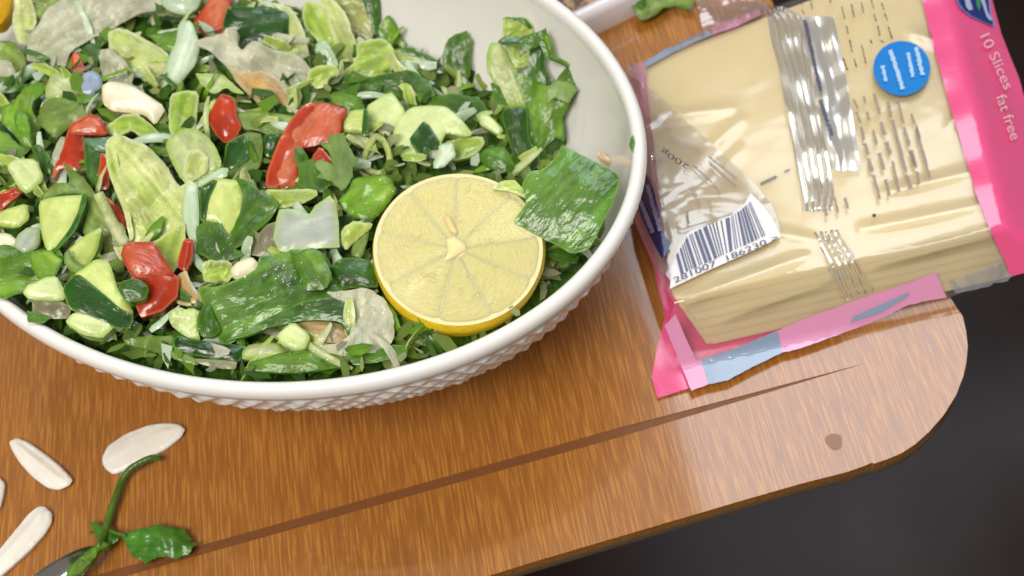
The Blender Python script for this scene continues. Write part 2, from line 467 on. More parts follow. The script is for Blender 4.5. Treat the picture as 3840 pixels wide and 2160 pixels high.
v.append(tuple(BC + Vector((0, 0, .0112)))); c = len(v) - 1; k = (len(INNER) + 1) * 256
f += [(k + i, k + (i + 1) % 256, c) for i in range(256)]
bpart('inner_wall', mesh('inner_wall', v, f), china)
prof = []
for (d0, z0), (d1, z1) in zip(OUTER, OUTER[1:]):
    L_ = math.hypot(d1 - d0, z1 - z0); kk = max(2, int(L_ / .0007))
    prof += [(d0 + (d1 - d0) * t / kk, z0 + (z1 - z0) * t / kk) for t in range(kk)]
prof.append(OUTER[-1])
cum = [0]
for p0, p1 in zip(prof, prof[1:]): cum.append(cum[-1] + math.hypot(p1[0] - p0[0], p1[1] - p0[1]))
def hob(i, n, j, m_):
    s_ = cum[j]
    if s_ < .003 or s_ > cum[-1] - .004: return 0
    u = i / n * 104; v_ = s_ / .0066; row = int(v_)
    if row % 2: u += .5
    fu, fv = (u % 1) - .5, (v_ % 1) - .5
    r = abs(fu) + abs(fv)
    k_ = .75 + .5 * noise.noise(Vector((int(u) * 3.1, row * 5.3, 0)))
    return .0019 * k_ * max(0, 1 - r / .58)
v, f = revolve(prof, 1024, relief=hob)
v += [tuple(bowl_pt(i / 256 * math.tau, .050, 0.0006)) for i in range(0)]
bpart('outer_wall', mesh('outer_wall', v, f), china)
v, f = revolve([(.054, .0015), (.0545, .0), (.0580, 0.0), (.0590, .004)], 128)
v.append(tuple(BC + Vector((0, 0, .004)))); c = len(v) - 1
f += [(3 * 128 + i, 3 * 128 + (i + 1) % 128, c) for i in range(128)]
bpart('foot', mesh('foot', v, f), china)
# ---------------------------------------------------------------- salad pieces
def sheet(tile, poly, lift=.004, th=.004, dome=.001, edge=.0015, wr=.0006, freq=90.0, face=.5, tilt=(0, 0), smooth=1, jag=0.0, step=None, base=None, bend=0.0, bdir=0.0, grow=.06, z=None, lip=0.0):
    """one solid piece: the outline laid on a plane of its own, domed and rumpled on top, with cut sides and a back"""
    P = px(tile, poly)
    dome *= .5; edge *= .5; wr *= 1.3
    if z is None and grow:
        gx = sum(p[0] for p in P) / len(P); gy = sum(p[1] for p in P) / len(P)
        P = [(gx + (x - gx) * (1 + grow), gy + (y - gy) * (1 + grow)) for x, y in P]
    P = chaikin(P, smooth)
    cx = sum(p[0] for p in P) / len(P); cy = sum(p[1] for p in P) / len(P)
    ext = max(max(p[0] for p in P) - min(p[0] for p in P), max(p[1] for p in P) - min(p[1] for p in P))
    st = step or min(22.0, max(7.0, ext / 14))
    P = resample(P, st * .8)
    if jag:
        P = [(x + random.uniform(-jag, jag), y + random.uniform(-jag, jag)) for x, y in P]
    if z is not None:
        c0 = onz(cx, cy, z); view = (CAM - c0).normalized(); n = Vector((0, 0, 1))
    else:
        c0 = base if base is not None else hit(min(max(cx, -200), 2400), min(max(cy, -150), 1420))
        view = (CAM - c0).normalized()
        c0 = c0 + view * lift
        n = (Vector((0, 0, 1)) * (1 - face) + view * face + CR * tilt[0] + CU * tilt[1]).normalized()
    V, F = triangulate(P, st)
    k = (CAM - c0).length / FPX
    # principal direction of the outline, for grain and veins
    sxx = sum((x - cx) ** 2 for x, y in P); syy = sum((y - cy) ** 2 for x, y in P); sxy = sum((x - cx) * (y - cy) for x, y in P)
    th_ = .5 * math.atan2(2 * sxy, sxx - syy); ca, sa = math.cos(th_), math.sin(th_)
    sd = random.uniform(0, 50)
    top, bot, ev, lv = [], [], [], []
    cb, sb = math.cos(bdir), math.sin(bdir)
    for x, y in V:
        q = onplane(x, y, c0, n)
        d = dist_poly((x, y), P) * k
        u, v_ = (x - cx) * k, (y - cy) * k
        h = dome * (1 - math.exp(-d / max(edge, 1e-5))) * 1.0
        h += wr * (noise.noise(Vector((u * freq + sd, v_ * freq, sd))) + .5 * noise.noise(Vector((u * freq * 2.3, v_ * freq * 2.3 + sd, sd))))
        if lip: h += lip * math.exp(-((d - .0009) / .0005) ** 2) + lip * .5 * math.exp(-((v_ * ca - u * sa) / .0012) ** 2) * min(1, d / .003)
        t = (u * cb + v_ * sb)
        h -= bend * t * t
        top.append(q + n * h - c0)
        bot.append(q + n * (h - th - dome * math.exp(-d / max(edge, 1e-5)) * .0) - c0 - (q - c0) * .06)
        ev.append(d)
        lv.append(((-(x - cx) * sa + (y - cy) * ca) * k + sd, ((x - cx) * ca + (y - cy) * sa) * k, sd))
    N = len(V)
    fs = []
    # orient so that the top faces the camera
    a, b, c = (top[i] for i in F[0])
    flip = (b - a).cross(c - a).dot(n) < 0
    T = [(f[0], f[2], f[1]) if flip else f for f in F]
    fs += T
    fs += [(f[0] + N, f[2] + N, f[1] + N) for f in T]
    side0 = len(fs)
    bl = boundary_loops(T); sv, sl, mp_ = [], [], {}
    for a, b in bl:
        for i in (a, b):
            if i not in mp_:
                mp_[i] = 2 * N + len(sv); sv += [top[i], bot[i]]; sl += [lv[i], tuple(Vector(lv[i]) + Vector((.01, 0, .004)))]
        fs.append((mp_[b], mp_[a], mp_[a] + 1, mp_[b] + 1))
    me = mesh('piece', [tuple(p) for p in top + bot + sv], fs)
    at = me.attributes.new('edge', 'FLOAT', 'POINT'); at.data.foreach_set('value', ev + [0.0] * N + [.0004] * len(sv))
    al = me.attributes.new('luv', 'FLOAT_VECTOR', 'POINT'); al.data.foreach_set('vector', [c for q in lv + lv + sl for c in q])
    return me, c0
def piece(name, label, cat, group, tile, poly, mat, parts=(), **kw):
    me, c0 = sheet(tile, poly, **kw)
    if not parts:
        o = link(name, me, mat, None, c0)
        return tag(o, label, cat, group)
    root = empty(name, c0); tag(root, label, cat, group)
    link(parts[0], me, mat, root)
    for nm, tl, pl, mt, k2 in parts[1:]:
        k3 = dict(kw); k3.update(k2); k3['base'] = None
        # keep the part on its thing: same ray depth as the body, a hair in front of it
        k3['lift'] = 0; k3['base'] = c0 - (CAM - c0).normalized() * .0
        q = px(tl, pl); cx = sum(p[0] for p in q) / len(q); cy = sum(p[1] for p in q) / len(q)
        view = (CAM - c0).normalized(); n = (Vector((0, 0, 1)) * (1 - kw.get('face', .5)) + view * kw.get('face', .5) + CR * kw.get('tilt', (0, 0))[0] + CU * kw.get('tilt', (0, 0))[1]).normalized()
        k3['base'] = onplane(cx, cy, c0, n) + view * k2.get('up', .0008)
        k3.pop('up', None)
        m2, c2 = sheet(tl, pl, **k3)
        o = link(nm, m2, mt, root)
        o.location = c2 - c0
    return root
def tube(pts, r, mat, name, n=10, rend=None, parent=None):
    """round stem through world points, tapering"""
    vs, fs = [], []
    pts = [Vector(p) for p in pts]
    sm = []
    for i in range(len(pts) - 1):
        p0, p1, p2, p3 = pts[max(i - 1, 0)], pts[i], pts[i + 1], pts[min(i + 2, len(pts) - 1)]
        for t in (0, .25, .5, .75):
            sm.append(.5 * ((2 * p1) + (p2 - p0) * t + (2 * p0 - 5 * p1 + 4 * p2 - p3) * t * t + (3 * p1 - p0 - 3 * p2 + p3) * t ** 3))
    sm.append(pts[-1])
    c0 = sm[0].copy()
    for i, p in enumerate(sm):
        d = (sm[min(i + 1, len(sm) - 1)] - sm[max(i - 1, 0)]).normalized()
        a = d.cross(Vector((0, 0, 1)) if abs(d.z) < .9 else Vector((1, 0, 0))).normalized(); b = d.cross(a)
        t = i / (len(sm) - 1); rr = r + ((rend if rend is not None else r) - r) * t
        for j in range(n):
            an = j / n * math.tau
            vs.append(tuple(p + (a * math.cos(an) + b * math.sin(an)) * rr * random.uniform(.96, 1.04) - c0))
    for i in range(len(sm) - 1):
        for j in range(n):
            fs.append((i * n + j, i * n + (j + 1) % n, (i + 1) * n + (j + 1) % n, (i + 1) * n + j))
    fs += [tuple(range(n - 1, -1, -1)), tuple((len(sm) - 1) * n + j for j in range(n))]
    me = mesh(name, vs, fs)
    al = me.attributes.new('luv', 'FLOAT_VECTOR', 'POINT'); al.data.foreach_set('vector', [c for q in vs for c in q])
    me.attributes.new('edge', 'FLOAT', 'POINT').data.foreach_set('value', [.01] * len(vs))
    return link(name, me, mat, parent, c0 if parent is None else c0 - parent.location)
# SALAD
LP = veg('lettuce_pale', (206, 210, 168), (170, 186, 116), (152, 184, 84), .0024, vein=.12, trans=.14, bump=.8, lucent=.2, k=1.35)
LG = veg('lettuce_grey', (200, 198, 178), (172, 178, 146), (190, 190, 164), .002, vein=.12, trans=.16, bump=.9, lucent=.2, k=1.35)
LT = veg('lettuce_tan', (196, 160, 96), (172, 146, 92), (186, 176, 140), .002, vein=.08, bump=.6)
LL = veg('lettuce_lime', (172, 192, 88), (138, 170, 62), (198, 210, 144), .0016, vein=.2, bump=.7, lucent=.2, trans=.06, k=1.3)
LY = veg('lettuce_yellow_green', (202, 208, 142), (156, 180, 84), (208, 216, 166), .002, vein=.2, bump=.8, lucent=.2, trans=.08, k=1.3)
FD = veg('leaf_dark', (50, 92, 12), (82, 128, 26), (84, 132, 28), .0012, vein=.2, rough=.36, sss=.1, k=1.0, bump=.45, coat=.3, lucent=.15)
FM = veg('leaf_mid', (84, 134, 28), (120, 164, 48), (76, 124, 24), .0012, vein=.18, rough=.34, sss=.1, k=1.0, bump=.5, coat=.35, lucent=.2)
FB = veg('leaf_bright', (104, 156, 28), (144, 184, 58), (86, 136, 20), .0012, vein=.16, rough=.32, sss=.1, k=1.0, bump=.5, coat=.4, lucent=.2)
FO = veg('leaf_olive', (116, 148, 62), (148, 172, 86), (104, 140, 50), .0012, vein=.16, rough=.34, sss=.1, k=1.0, bump=.6, coat=.3, lucent=.2, trans=.05)
CI = veg('cilantro', (112, 142, 70), (130, 156, 86), (100, 134, 54), .001, vein=.12, rough=.42, sss=.15, coat=.1, k=.95)
CF_ = veg('cucumber_flesh', (200, 212, 132), (172, 190, 100), (150, 178, 84), .0016, vein=.06, sss=.4, bump=.5, blotch=.12, k=1.15)
CP = veg('cucumber_flesh_pale', (208, 218, 166), (184, 202, 132), (166, 190, 110), .0014, vein=.06, sss=.4, bump=.5, blotch=.12, k=1.15)
CS = veg('cucumber_skin', (22, 62, 12), (44, 92, 24), (70, 118, 36), .0008, vein=.12, rough=.25, sss=.05, k=1.0, bump=.3)
TO = veg('tomato_skin', (164, 42, 14), (182, 62, 28), (200, 104, 66), .0009, rough=.24, sss=.3, bump=.14, k=1.0, coat=.5)
TF = veg('tomato_flesh', (182, 72, 44), (208, 118, 80), (172, 54, 30), .0013, rough=.28, sss=.35, bump=.5, k=1.0, coat=.4, nscale=160)
ON = veg('onion', (178, 186, 176), (160, 172, 150), (164, 186, 120), .0022, vein=.10, trans=.08, bump=.3, sss=.35, blotch=.12, k=1.15)
OW = veg('onion_white', (232, 224, 200), (214, 206, 178), (206, 200, 160), .002, vein=.08, sss=.35, bump=.35, blotch=.12, k=1.15)
SW = veg('scallion_white', (192, 206, 184), (166, 190, 156), (150, 182, 132), .0012, vein=.14, sss=.3, bump=.4, blotch=.12, k=1.15)
SG = veg('scallion_green', (62, 110, 22), (98, 142, 46), (112, 154, 56), .0008, vein=.22, rough=.34, sss=.1, bump=.5, k=1.0, coat=.45)
SD = veg('scallion_dark', (38, 80, 12), (66, 110, 24), (82, 126, 34), .0008, vein=.2, rough=.34, sss=.1, bump=.45, k=1.0, coat=.35)
SB = veg('scallion_bluish', (84, 128, 96), (110, 150, 118), (70, 112, 66), .0012, vein=.2, rough=.25, sss=.1, bump=.4, k=.95)
GR = veg('grey_onion', (120, 116, 92), (140, 134, 108), (150, 150, 110), .002, vein=.12, trans=.15, bump=.4, k=.95)
TH = dict(th=.0006, dome=.0004, edge=.001)
THK = dict(th=.007, dome=.0012, edge=.0012, wr=.0003)
MID = dict(th=.003, dome=.0012, edge=.0015, wr=.0006)
def K(*ds, **kw):
    o = {}
    for d in ds: o.update(d)
    o.update(kw); return o
G_L, G_C, G_T, G_S, G_P, G_O = 'pieces of lettuce in the salad', 'pieces of cucumber in the salad', 'pieces of tomato in the salad', 'pieces of scallion in the salad', 'leaves of parsley in the salad', 'pieces of onion in the salad'
def let(label, tile, poly, mat=LP, **kw):
    kw['wr'] = kw.get('wr', .0006) * 1.5; kw['th'] = min(kw.get('th', .003), .0014) if kw.get('dome', 0) < .0029 else kw.get('th', .003); kw.setdefault('jag', 1.6)
    return piece('lettuce_piece', label, 'lettuce', G_L, tile, poly, mat, **kw)
def sca(label, tile, poly, mat=SG, **kw): return piece('scallion_piece', label, 'scallion', G_S, tile, poly, mat, **kw)
def par(label, tile, poly, mat=FD, **kw):
    kw.setdefault('jag', 2.0); kw.setdefault('smooth', 0)
    return piece('parsley_leaf', label, 'parsley', G_P, tile, poly, mat, **K(TH, kw))
def tom(label, tile, poly, mat=TO, **kw): return piece('tomato_piece', label, 'tomato', G_T, tile, poly, mat, **kw)
def cuc(label, tile, poly, mat=CF_, skin=None, **kw):
    if skin is None: return piece('cucumber_piece', label, 'cucumber', G_C, tile, poly, mat, **kw)
    return piece('cucumber_piece', label, 'cucumber', G_C, tile, poly, mat, parts=['flesh', ('peel', skin[0], skin[1], CS, dict(up=.0016, th=.004, dome=.0006))], **kw)
def oni(label, tile, poly, mat=ON, **kw): return piece('onion_piece', label, 'onion', G_O, tile, poly, mat, **kw)
# where the lemon half sits
lf = px('D', [(1153, 624)])[0]
lb = hit(*lf); lv_ = (CAM - lb).normalized(); lc = lb + lv_ * .0175
n_ = (lv_ * math.cos(math.radians(26)) + CU * math.sin(math.radians(26))).normalized()
LR = .0302
def onlemon(tile, pts, up):
    q = px(tile, pts); return onplane(sum(a[0] for a in q) / len(q), sum(a[1] for a in q) / len(q), lc + n_ * up, n_)
# --- upper left
lw = piece('lemon_piece', 'deep yellow lemon rind poking in at the top left corner', 'lemon', None, 'A0', [(-300, -300), (160, -160), (150, 0), (95, 190), (0, 330), (-260, 420)], simple('lemon_rind', lin((222, 168, 20)) + (1,), .35, .5, sss=.15, coat=.2, bump=.35, bscale=700), th=.012, dome=.010, edge=.010, wr=.0002, lift=0, base=hit(150, 150) + (CAM - hit(150, 150)).normalized() * .007, face=.4)
let('big pale rippled lettuce leaf at the top left, dotted with drops', 'A0', [(870, -60), (560, 290), (420, 480), (385, 640), (370, 760), (480, 800), (700, 830), (880, 880), (930, 720), (1050, 640), (1180, 540), (1700, 240), (1850, 160), (2100, 0), (2100, -160), (900, -160)], LG, **K(MID, lift=.010, wr=.0022, freq=70, bend=6))
let('yellowish lettuce scrap between the lemon rind and the big pale leaf', 'A0', [(200, -60), (400, -40), (480, 200), (490, 330), (400, 500), (370, 620), (260, 590), (170, 330)], LY, **K(MID, lift=.006, wr=.0016))
let('green lettuce edge behind the big pale leaf at the top', 'A0', [(430, -100), (880, -100), (850, 0), (640, 200), (560, 270), (480, 180)], FO, **K(TH, lift=.004, wr=.0014))
let('thick yellow green lettuce rib beside the white scallion stick', 'R1', [(850, 260), (920, 235), (1010, 250), (1290, 405), (1310, 520), (1250, 660), (1170, 660), (1040, 560), (960, 480), (860, 390)], LY, **K(MID, lift=.006, dome=.003, edge=.005, th=.005))
let('crumpled translucent lettuce scrap left of the thick yellow green rib', 'R1', [(780, 420), (815, 370), (860, 380), (960, 470), (1050, 600), (1000, 650), (860, 640), (790, 600)], LG, **K(MID, lift=.008, wr=.0022, freq=160))
sca('whitish scallion stick slanting beside the thick yellow green rib', 'R1', [(1385, 190), (1480, 170), (1545, 350), (1515, 500), (1420, 610), (1330, 712), (1248, 690), (1290, 560), (1320, 420), (1370, 330)], SW, **K(MID, lift=.011, dome=.003, edge=.004))
sca('thin white scallion shred pointing left above the dark leaf bit', 'R1', [(1215, 245), (1380, 212), (1390, 238), (1250, 268)], SW, **K(TH, lift=.007, th=.001))
par('dark flat leaf bit left of the whitish scallion stick', 'R1', [(1150, 275), (1390, 235), (1380, 330), (1325, 410), (1280, 400)], FM, lift=.005)
oni('bluish glossy onion bit above the cream white chunk', 'R1', [(650, 570), (720, 545), (780, 590), (795, 680), (720, 745), (625, 735), (600, 660)], veg('bluish_onion', (150, 168, 190), (168, 180, 190), (140, 156, 160), .002, sss=.3, bump=.2), **K(MID, lift=.007, dome=.003, edge=.003))
tom('small orange tomato bit under the big pale leaf', 'R1', [(560, 420), (605, 410), (665, 540), (630, 610), (560, 570)], TF, **K(MID, lift=.002))
par('dark leaf under the big pale leaf, right of the orange tomato bit', 'A0', [(1050, 640), (1250, 500), (1420, 430), (1480, 520), (1360, 640), (1320, 900), (1190, 860), (1150, 740)], FD, lift=.001)
oni('cream white onion chunk above the crooked tomato wedge', 'R1', [(800, 670), (850, 640), (920, 640), (1060, 690), (1275, 830), (1195, 965), (1120, 890), (1000, 870), (880, 860), (810, 810)], OW, **K(MID, lift=.013, dome=.004, edge=.005, th=.005))
let('pale lettuce scrap under the bluish onion bit', 'R1', [(355, 700), (410, 560), (560, 600), (665, 800), (690, 860), (600, 830), (500, 775), (365, 770)], LP, **K(MID, lift=.007, wr=.0014))
let('olive green piece left of the crooked tomato wedge with a pale spot', 'R1', [(370, 775), (480, 765), (600, 805), (665, 900), (640, 925), (560, 945), (510, 1010), (430, 1070), (320, 970), (310, 850)], FO, **K(MID, lift=.008))
let('pale spotted scrap on the olive green piece', 'R1', [(320, 800), (370, 770), (400, 820), (440, 880), (420, 950), (330, 960), (312, 880)], LG, **K(TH, lift=.0105, th=.001))
par('bright green parsley leaf at the left edge above the pale cube', 'R1', [(170, 700), (230, 660), (300, 640), (345, 690), (330, 730), (255, 790), (250, 860), (310, 970), (245, 1140), (180, 1130), (110, 1030), (30, 960), (15, 840), (100, 800)], FB, lift=.009, wr=.0014)
par('light green leaf tip lying on the bright green parsley leaf', 'R1', [(130, 850), (200, 880), (235, 990), (245, 1130), (190, 1110), (120, 980), (110, 920)], FB, lift=.011)
let('green lettuce scrap at the left edge under the lemon rind', 'R1', [(-60, 320), (110, 330), (190, 430), (215, 570), (130, 600), (100, 520), (-60, 470)], FO, **K(TH, lift=.006, wr=.0012))
oni('round whitish onion bit at the left edge below the lemon rind', 'R1', [(-60, 470), (80, 475), (125, 570), (60, 600), (-60, 600)], LG, **K(MID, lift=.008, dome=.002))
par('dark strip of leaf at the left edge under the round whitish bit', 'R1', [(-60, 598), (90, 598), (110, 640), (60, 665), (-60, 660)], FD, lift=.006)
par('green leaf at the left edge beside the pale cube', 'R1', [(-60, 1000), (60, 1040), (150, 1130), (240, 1150), (130, 1250), (60, 1230), (-60, 1330)], FM, lift=.005)
# --- tomatoes, centre left
tom('crooked red tomato wedge at the left with two faces', 'R1', [(555, 965), (620, 930), (700, 895), (785, 935), (835, 1050), (700, 1050), (640, 1060), (668, 1180), (672, 1400), (560, 1350), (480, 1285), (415, 1390), (430, 1290), (480, 1180), (530, 1030)], TO, parts=['skin', ('flesh', 'R1', [(560, 970), (640, 925), (700, 895), (785, 935), (830, 1048), (700, 1046), (610, 1045), (545, 1040)], TF, dict(up=.0014, th=.002))], **K(THK, lift=.010, dome=.003, edge=.004))
sca('glossy teal scallion flap across the crooked tomato wedge', 'R1', [(615, 1060), (750, 1078), (985, 1045), (900, 1130), (830, 1185), (745, 1165)], SB, **K(TH, lift=.016, th=.001, bend=18, bdir=.3))
sca('dark green stalk running down from the teal scallion flap', 'R1', [(655, 1080), (745, 1165), (830, 1195), (785, 1250), (770, 1330), (790, 1460), (740, 1460), (665, 1340)], SD, **K(MID, lift=.011))
tom('narrow red tomato strip right of the dark green stalk', 'B0', [(1370, 820), (1450, 840), (1485, 1000), (1475, 1280), (1355, 1300), (1320, 1180), (1350, 1000)], TO, **K(MID, lift=.010))
let('large wet yellow green lettuce leaf in the middle of the salad', 'X', [(405, 540), (440, 515), (500, 530), (560, 560), (620, 620), (665, 700), (700, 670), (735, 690), (748, 800), (742, 890), (720, 910), (690, 860), (610, 885), (530, 915), (490, 895), (478, 800), (440, 710), (410, 630)], LY, **K(MID, lift=.014, wr=.0026, freq=60, dome=.002))
let('bright lime lettuce edge along the left of the large wet leaf', 'X', [(400, 560), (425, 540), (455, 650), (480, 760), (500, 880), (484, 900), (470, 810), (435, 720), (405, 640)], LL, **K(MID, lift=.017, wr=.001))
let('upright yellow green lettuce strip below the whitish scallion stick', 'X', [(643, 355), (690, 345), (742, 350), (735, 430), (728, 492), (690, 500), (660, 540), (640, 490), (632, 420)], LL, **K(MID, lift=.008, wr=.0012))
let('bright lime lettuce strip right of the cream white chunk', 'B0', [(1450, 470), (1640, 300), (1860, 300), (2050, 420), (2174, 560), (2150, 640), (2000, 640), (1800, 520), (1650, 560), (1500, 560)], LL, **K(MID, lift=.008, wr=.0014))
let('round translucent leek slice with a yellow pulpy middle', 'B1', [(450, 700), (520, 590), (680, 500), (850, 495), (1000, 600), (1120, 760), (1185, 950), (1170, 1010), (1060, 1075), (940, 1200), (860, 1245), (740, 1225), (660, 1150), (540, 950)], LP, parts=['slice', ('pulp', 'B1', [(735, 800), (900, 765), (1010, 870), (1010, 1050), (860, 1160), (740, 1205), (680, 1100)], LY, dict(up=.002, dome=.002, edge=.002, th=.003))], **K(MID, lift=.016, dome=.002, edge=.003))
let('whitish folded lettuce tip pointing right under the round leek slice', 'B1', [(860, 1240), (1060, 1070), (1180, 1010), (1280, 1020), (1270, 1130), (1130, 1150), (1010, 1260), (900, 1280)], SW, **K(TH, lift=.0145, th=.001, wr=.001))
let('small pale lettuce leaf above the round red tomato', 'B1', [(850, -280), (1000, -280), (1200, -270), (1330, -150), (1500, 0), (1380, -10), (1250, -90), (1130, -10), (1040, -20), (900, -170)], LP, **K(TH, lift=.012, th=.001, wr=.001))
tom('round red tomato piece between the two lettuce strips', 'B1', [(1210, 20), (1330, 60), (1380, 140), (1400, 330), (1465, 440), (1380, 600), (1250, 670), (1140, 570), (1030, 390), (1015, 320), (1130, 110)], TO, **K(THK, lift=.013, dome=.005, edge=.006))
sca('grey green wet scallion sheet between the round tomato and the long wedge', 'B1', [(1440, 270), (1650, 250), (2100, 300), (2300, 330), (2174, 500), (1900, 570), (1700, 500), (1540, 490), (1460, 410)], FO, **K(TH, lift=.008, th=.0012, wr=.001))
cuc('dark skinned cucumber cube under the round red tomato', 'B1', [(1270, 680), (1500, 560), (1590, 545), (1730, 570), (1755, 750), (1725, 960), (1650, 1070), (1400, 1160), (1305, 1135), (1240, 940)], FO, skin=('B1', [(1270, 690), (1500, 570), (1560, 600), (1590, 880), (1300, 1030), (1250, 940)]), **K(THK, lift=.008))
cuc('very dark cucumber peel bit left of the long tomato wedge', 'B1', [(1780, 550), (2010, 570), (1970, 720), (1870, 870), (1780, 830)], CS, **K(MID, lift=.006))
# --- top
tom('orange red tomato piece at the top beside the dark green square', 'A1', [(1000, 60), (1100, -90), (1330, -90), (1310, 60), (1290, 170), (1240, 300), (1215, 505), (1010, 535), (880, 380), (815, 300)], TF, **K(THK, lift=.010, dome=.003, edge=.004))
cuc('dark green shiny cucumber square at the top', 'A1', [(1310, 90), (1500, 105), (1800, 125), (2090, 175), (2080, 565), (1780, 570), (1560, 610), (1450, 665), (1400, 600), (1430, 450), (1260, 420), (1230, 330)], CS, **K(THK, lift=.012, dome=.003, edge=.005))
sca('white scallion root end cut by the top of the frame', 'A1', [(420, -90), (940, -90), (860, 120), (720, 205), (530, 165), (400, 85)], SW, **K(THK, lift=.013, dome=.004, edge=.006))
let('wilted grey lettuce leaf with a tan torn edge in the upper middle', 'A1', [(870, 600), (1100, 530), (1250, 480), (1300, 415), (1430, 440), (1410, 600), (1480, 690), (1640, 585), (1800, 640), (2174, 750), (2360, 900), (2460, 1180), (2420, 1330), (2330, 1430), (2230, 1500), (2080, 1400), (1830, 1280), (1700, 1330), (1450, 1150), (1290, 890), (1080, 720), (930, 660)], LG, parts=['blade', ('torn_edge', 'A1', [(1290, 895), (1500, 985), (1800, 975), (2000, 1090), (2150, 1350), (2174, 1560), (2050, 1560), (1950, 1420), (1840, 1290), (1870, 1470), (1830, 1560), (1700, 1400), (1450, 1160)], LT, dict(up=.0012, th=.0012, wr=.0008))], **K(MID, lift=.014, wr=.0022, freq=80))
let('pale lettuce strand right of the dark green shiny square', 'A2', [(60, 60), (300, 90), (440, 280), (520, 480), (570, 780), (500, 810), (350, 680), (290, 560), (255, 200)], LY, **K(MID, lift=.008, wr=.001))
let('olive lettuce strand at the top middle, left of the long pale one', 'A2', [(520, 40), (700, 60), (880, 380), (1010, 700), (920, 880), (830, 780), (700, 560), (530, 380), (490, 200)], LL, **K(MID, lift=.007, wr=.0012))
let('long pale curved lettuce strand at the top middle', 'A2', [(690, -60), (880, -20), (1080, 200), (1175, 500), (1250, 720), (1225, 840), (1130, 910), (960, 650), (850, 350), (750, 150)], LY, **K(MID, lift=.011, wr=.001, dome=.002))
let('greyish lettuce strand at the top next to the dark stub', 'A2', [(890, -80), (1290, -80), (1400, 300), (1440, 480), (1300, 550), (1190, 510), (1090, 250), (940, 60)], veg('lettuce_olive', (150, 158, 88), (168, 172, 110), (176, 180, 130), .0015, vein=.15, bump=.6), **K(MID, lift=.006, wr=.0012))
let('lime lettuce wedge with a pale cut edge below the long strand', 'A2', [(970, 1030), (1230, 830), (1230, 600), (1500, 530), (1620, 560), (1725, 690), (1675, 1000), (1500, 1035), (1100, 1030)], LL, **K(MID, lift=.010, dome=.002))
let('bluish pale lettuce rib in the dark gap of the upper middle', 'A2', [(690, 580), (790, 560), (900, 700), (980, 880), (850, 910), (740, 820), (660, 700)], SW, **K(MID, lift=.009))
let('yellow lettuce fold below the bluish pale rib', 'A2', [(570, 940), (700, 900), (860, 890), (950, 920), (990, 1030), (850, 1060), (800, 1170), (680, 1190), (560, 1070)], LL, **K(MID, lift=.010, wr=.001))
sca('dark blue green scallion stub against the inner wall at the top', 'A2', [(1290, -40), (1540, -40), (1525, 300), (1495, 465), (1440, 455), (1390, 240)], SD, **K(MID, lift=.004, face=.8))
par('bright green leaf tip leaning on the inner wall beside the dark stub', 'A2', [(1560, 300), (1670, 215), (1730, 320), (1860, 560), (1920, 690), (1750, 640), (1600, 570), (1520, 440)], FB, lift=.004, face=.8)
cuc('cucumber slice with dark peel leaning at the edge by the inner wall', 'X', [(1468, 198), (1500, 188), (1535, 190), (1600, 205), (1645, 235), (1665, 270), (1610, 280), (1540, 275), (1478, 268)], CF_, skin=('X', [(1500, 188), (1535, 188), (1602, 203), (1650, 235), (1668, 272), (1640, 272), (1615, 238), (1570, 215), (1525, 206)]), **K(THK, lift=.005, face=.7))
par('dark upright parsley leaf with a pale midrib against the inner wall', 'A3', [(670, 530), (760, 470), (895, 435), (935, 500), (965, 560), (935, 800), (945, 1000), (910, 1070), (780, 960), (600, 870), (575, 780), (620, 620)], FD, lift=.008, face=.8, wr=.001)
sca('pale midrib sliver on the dark upright leaf', 'A3', [(665, 545), (690, 545), (810, 735), (775, 745)], SW, **K(TH, lift=.0095, face=.8)) if False else None
for pts, r, nm, lb, mt in (([(600, 890), (740, 1000), (930, 1160)], .0016, 'parsley_stem', 'green stem below the dark upright parsley leaf', FO), ([(1570, 1000), (1750, 1090), (1950, 1200), (2080, 1280)], .0013, 'parsley_stem', 'thin green stem crossing under the cream lettuce rib', FM)):
    q = px('A3', pts); b0 = hit(*q[len(q) // 2]); b0 = b0 + (CAM - b0).normalized() * .009
    nn = (CAM - b0).normalized()
    tag(tube([onplane(x, y, b0, nn) for x, y in q], r, mt, 'parsley_stalk_piece'), lb, 'parsley', 'stalks of parsley in the salad')
let('olive chopped bit under the cut green scallion tube', 'A3', [(1430, 600), (1650, 600), (1650, 760), (1770, 670), (1745, 860), (1700, 905), (1560, 910)], LL, **K(MID, lift=.006, face=.8))
sca('cut green scallion tube standing highest against the inner wall', 'A3', [(1405, 235), (1690, 235), (1785, 350), (1795, 460), (1640, 490), (1640, 610), (1400, 610), (1325, 580), (1400, 500)], LL, parts=['wall', ('dark_end', 'A3', [(1405, 235), (1690, 235), (1785, 350), (1780, 400), (1600, 330), (1420, 270)], SD, dict(up=.001, th=.001)), ('blue_band', 'A3', [(1330, 570), (1400, 505), (1640, 490), (1640, 600), (1400, 605)], SB, dict(up=.001, th=.001))], **K(MID, lift=.010, face=.85, dome=.003, edge=.004))
let('cream lettuce rib standing upright at the right of the salad', 'A3', [(1235, 595), (1380, 615), (1450, 750), (1550, 900), (1610, 960), (1640, 1080), (1700, 1200), (1725, 1430), (1450, 1430), (1300, 1150), (1195, 970), (1185, 800)], LP, **K(MID, lift=.011, face=.8, dome=.003, edge=.005))
par('dark leaf strip at the foot of the cream lettuce rib', 'A3', [(1240, 1130), (1330, 1130), (1400, 1300), (1440, 1449), (1300, 1449), (1260, 1280)], FD, lift=.012, face=.6)
par('dark flat column of leaf right of the cream lettuce rib', 'A3', [(1780, 690), (1960, 590), (1995, 700), (1955, 850), (1990, 970), (2085, 1090), (2020, 1170), (1900, 1140), (1740, 1030), (1745, 860)], SD, lift=.010, face=.85, jag=1)
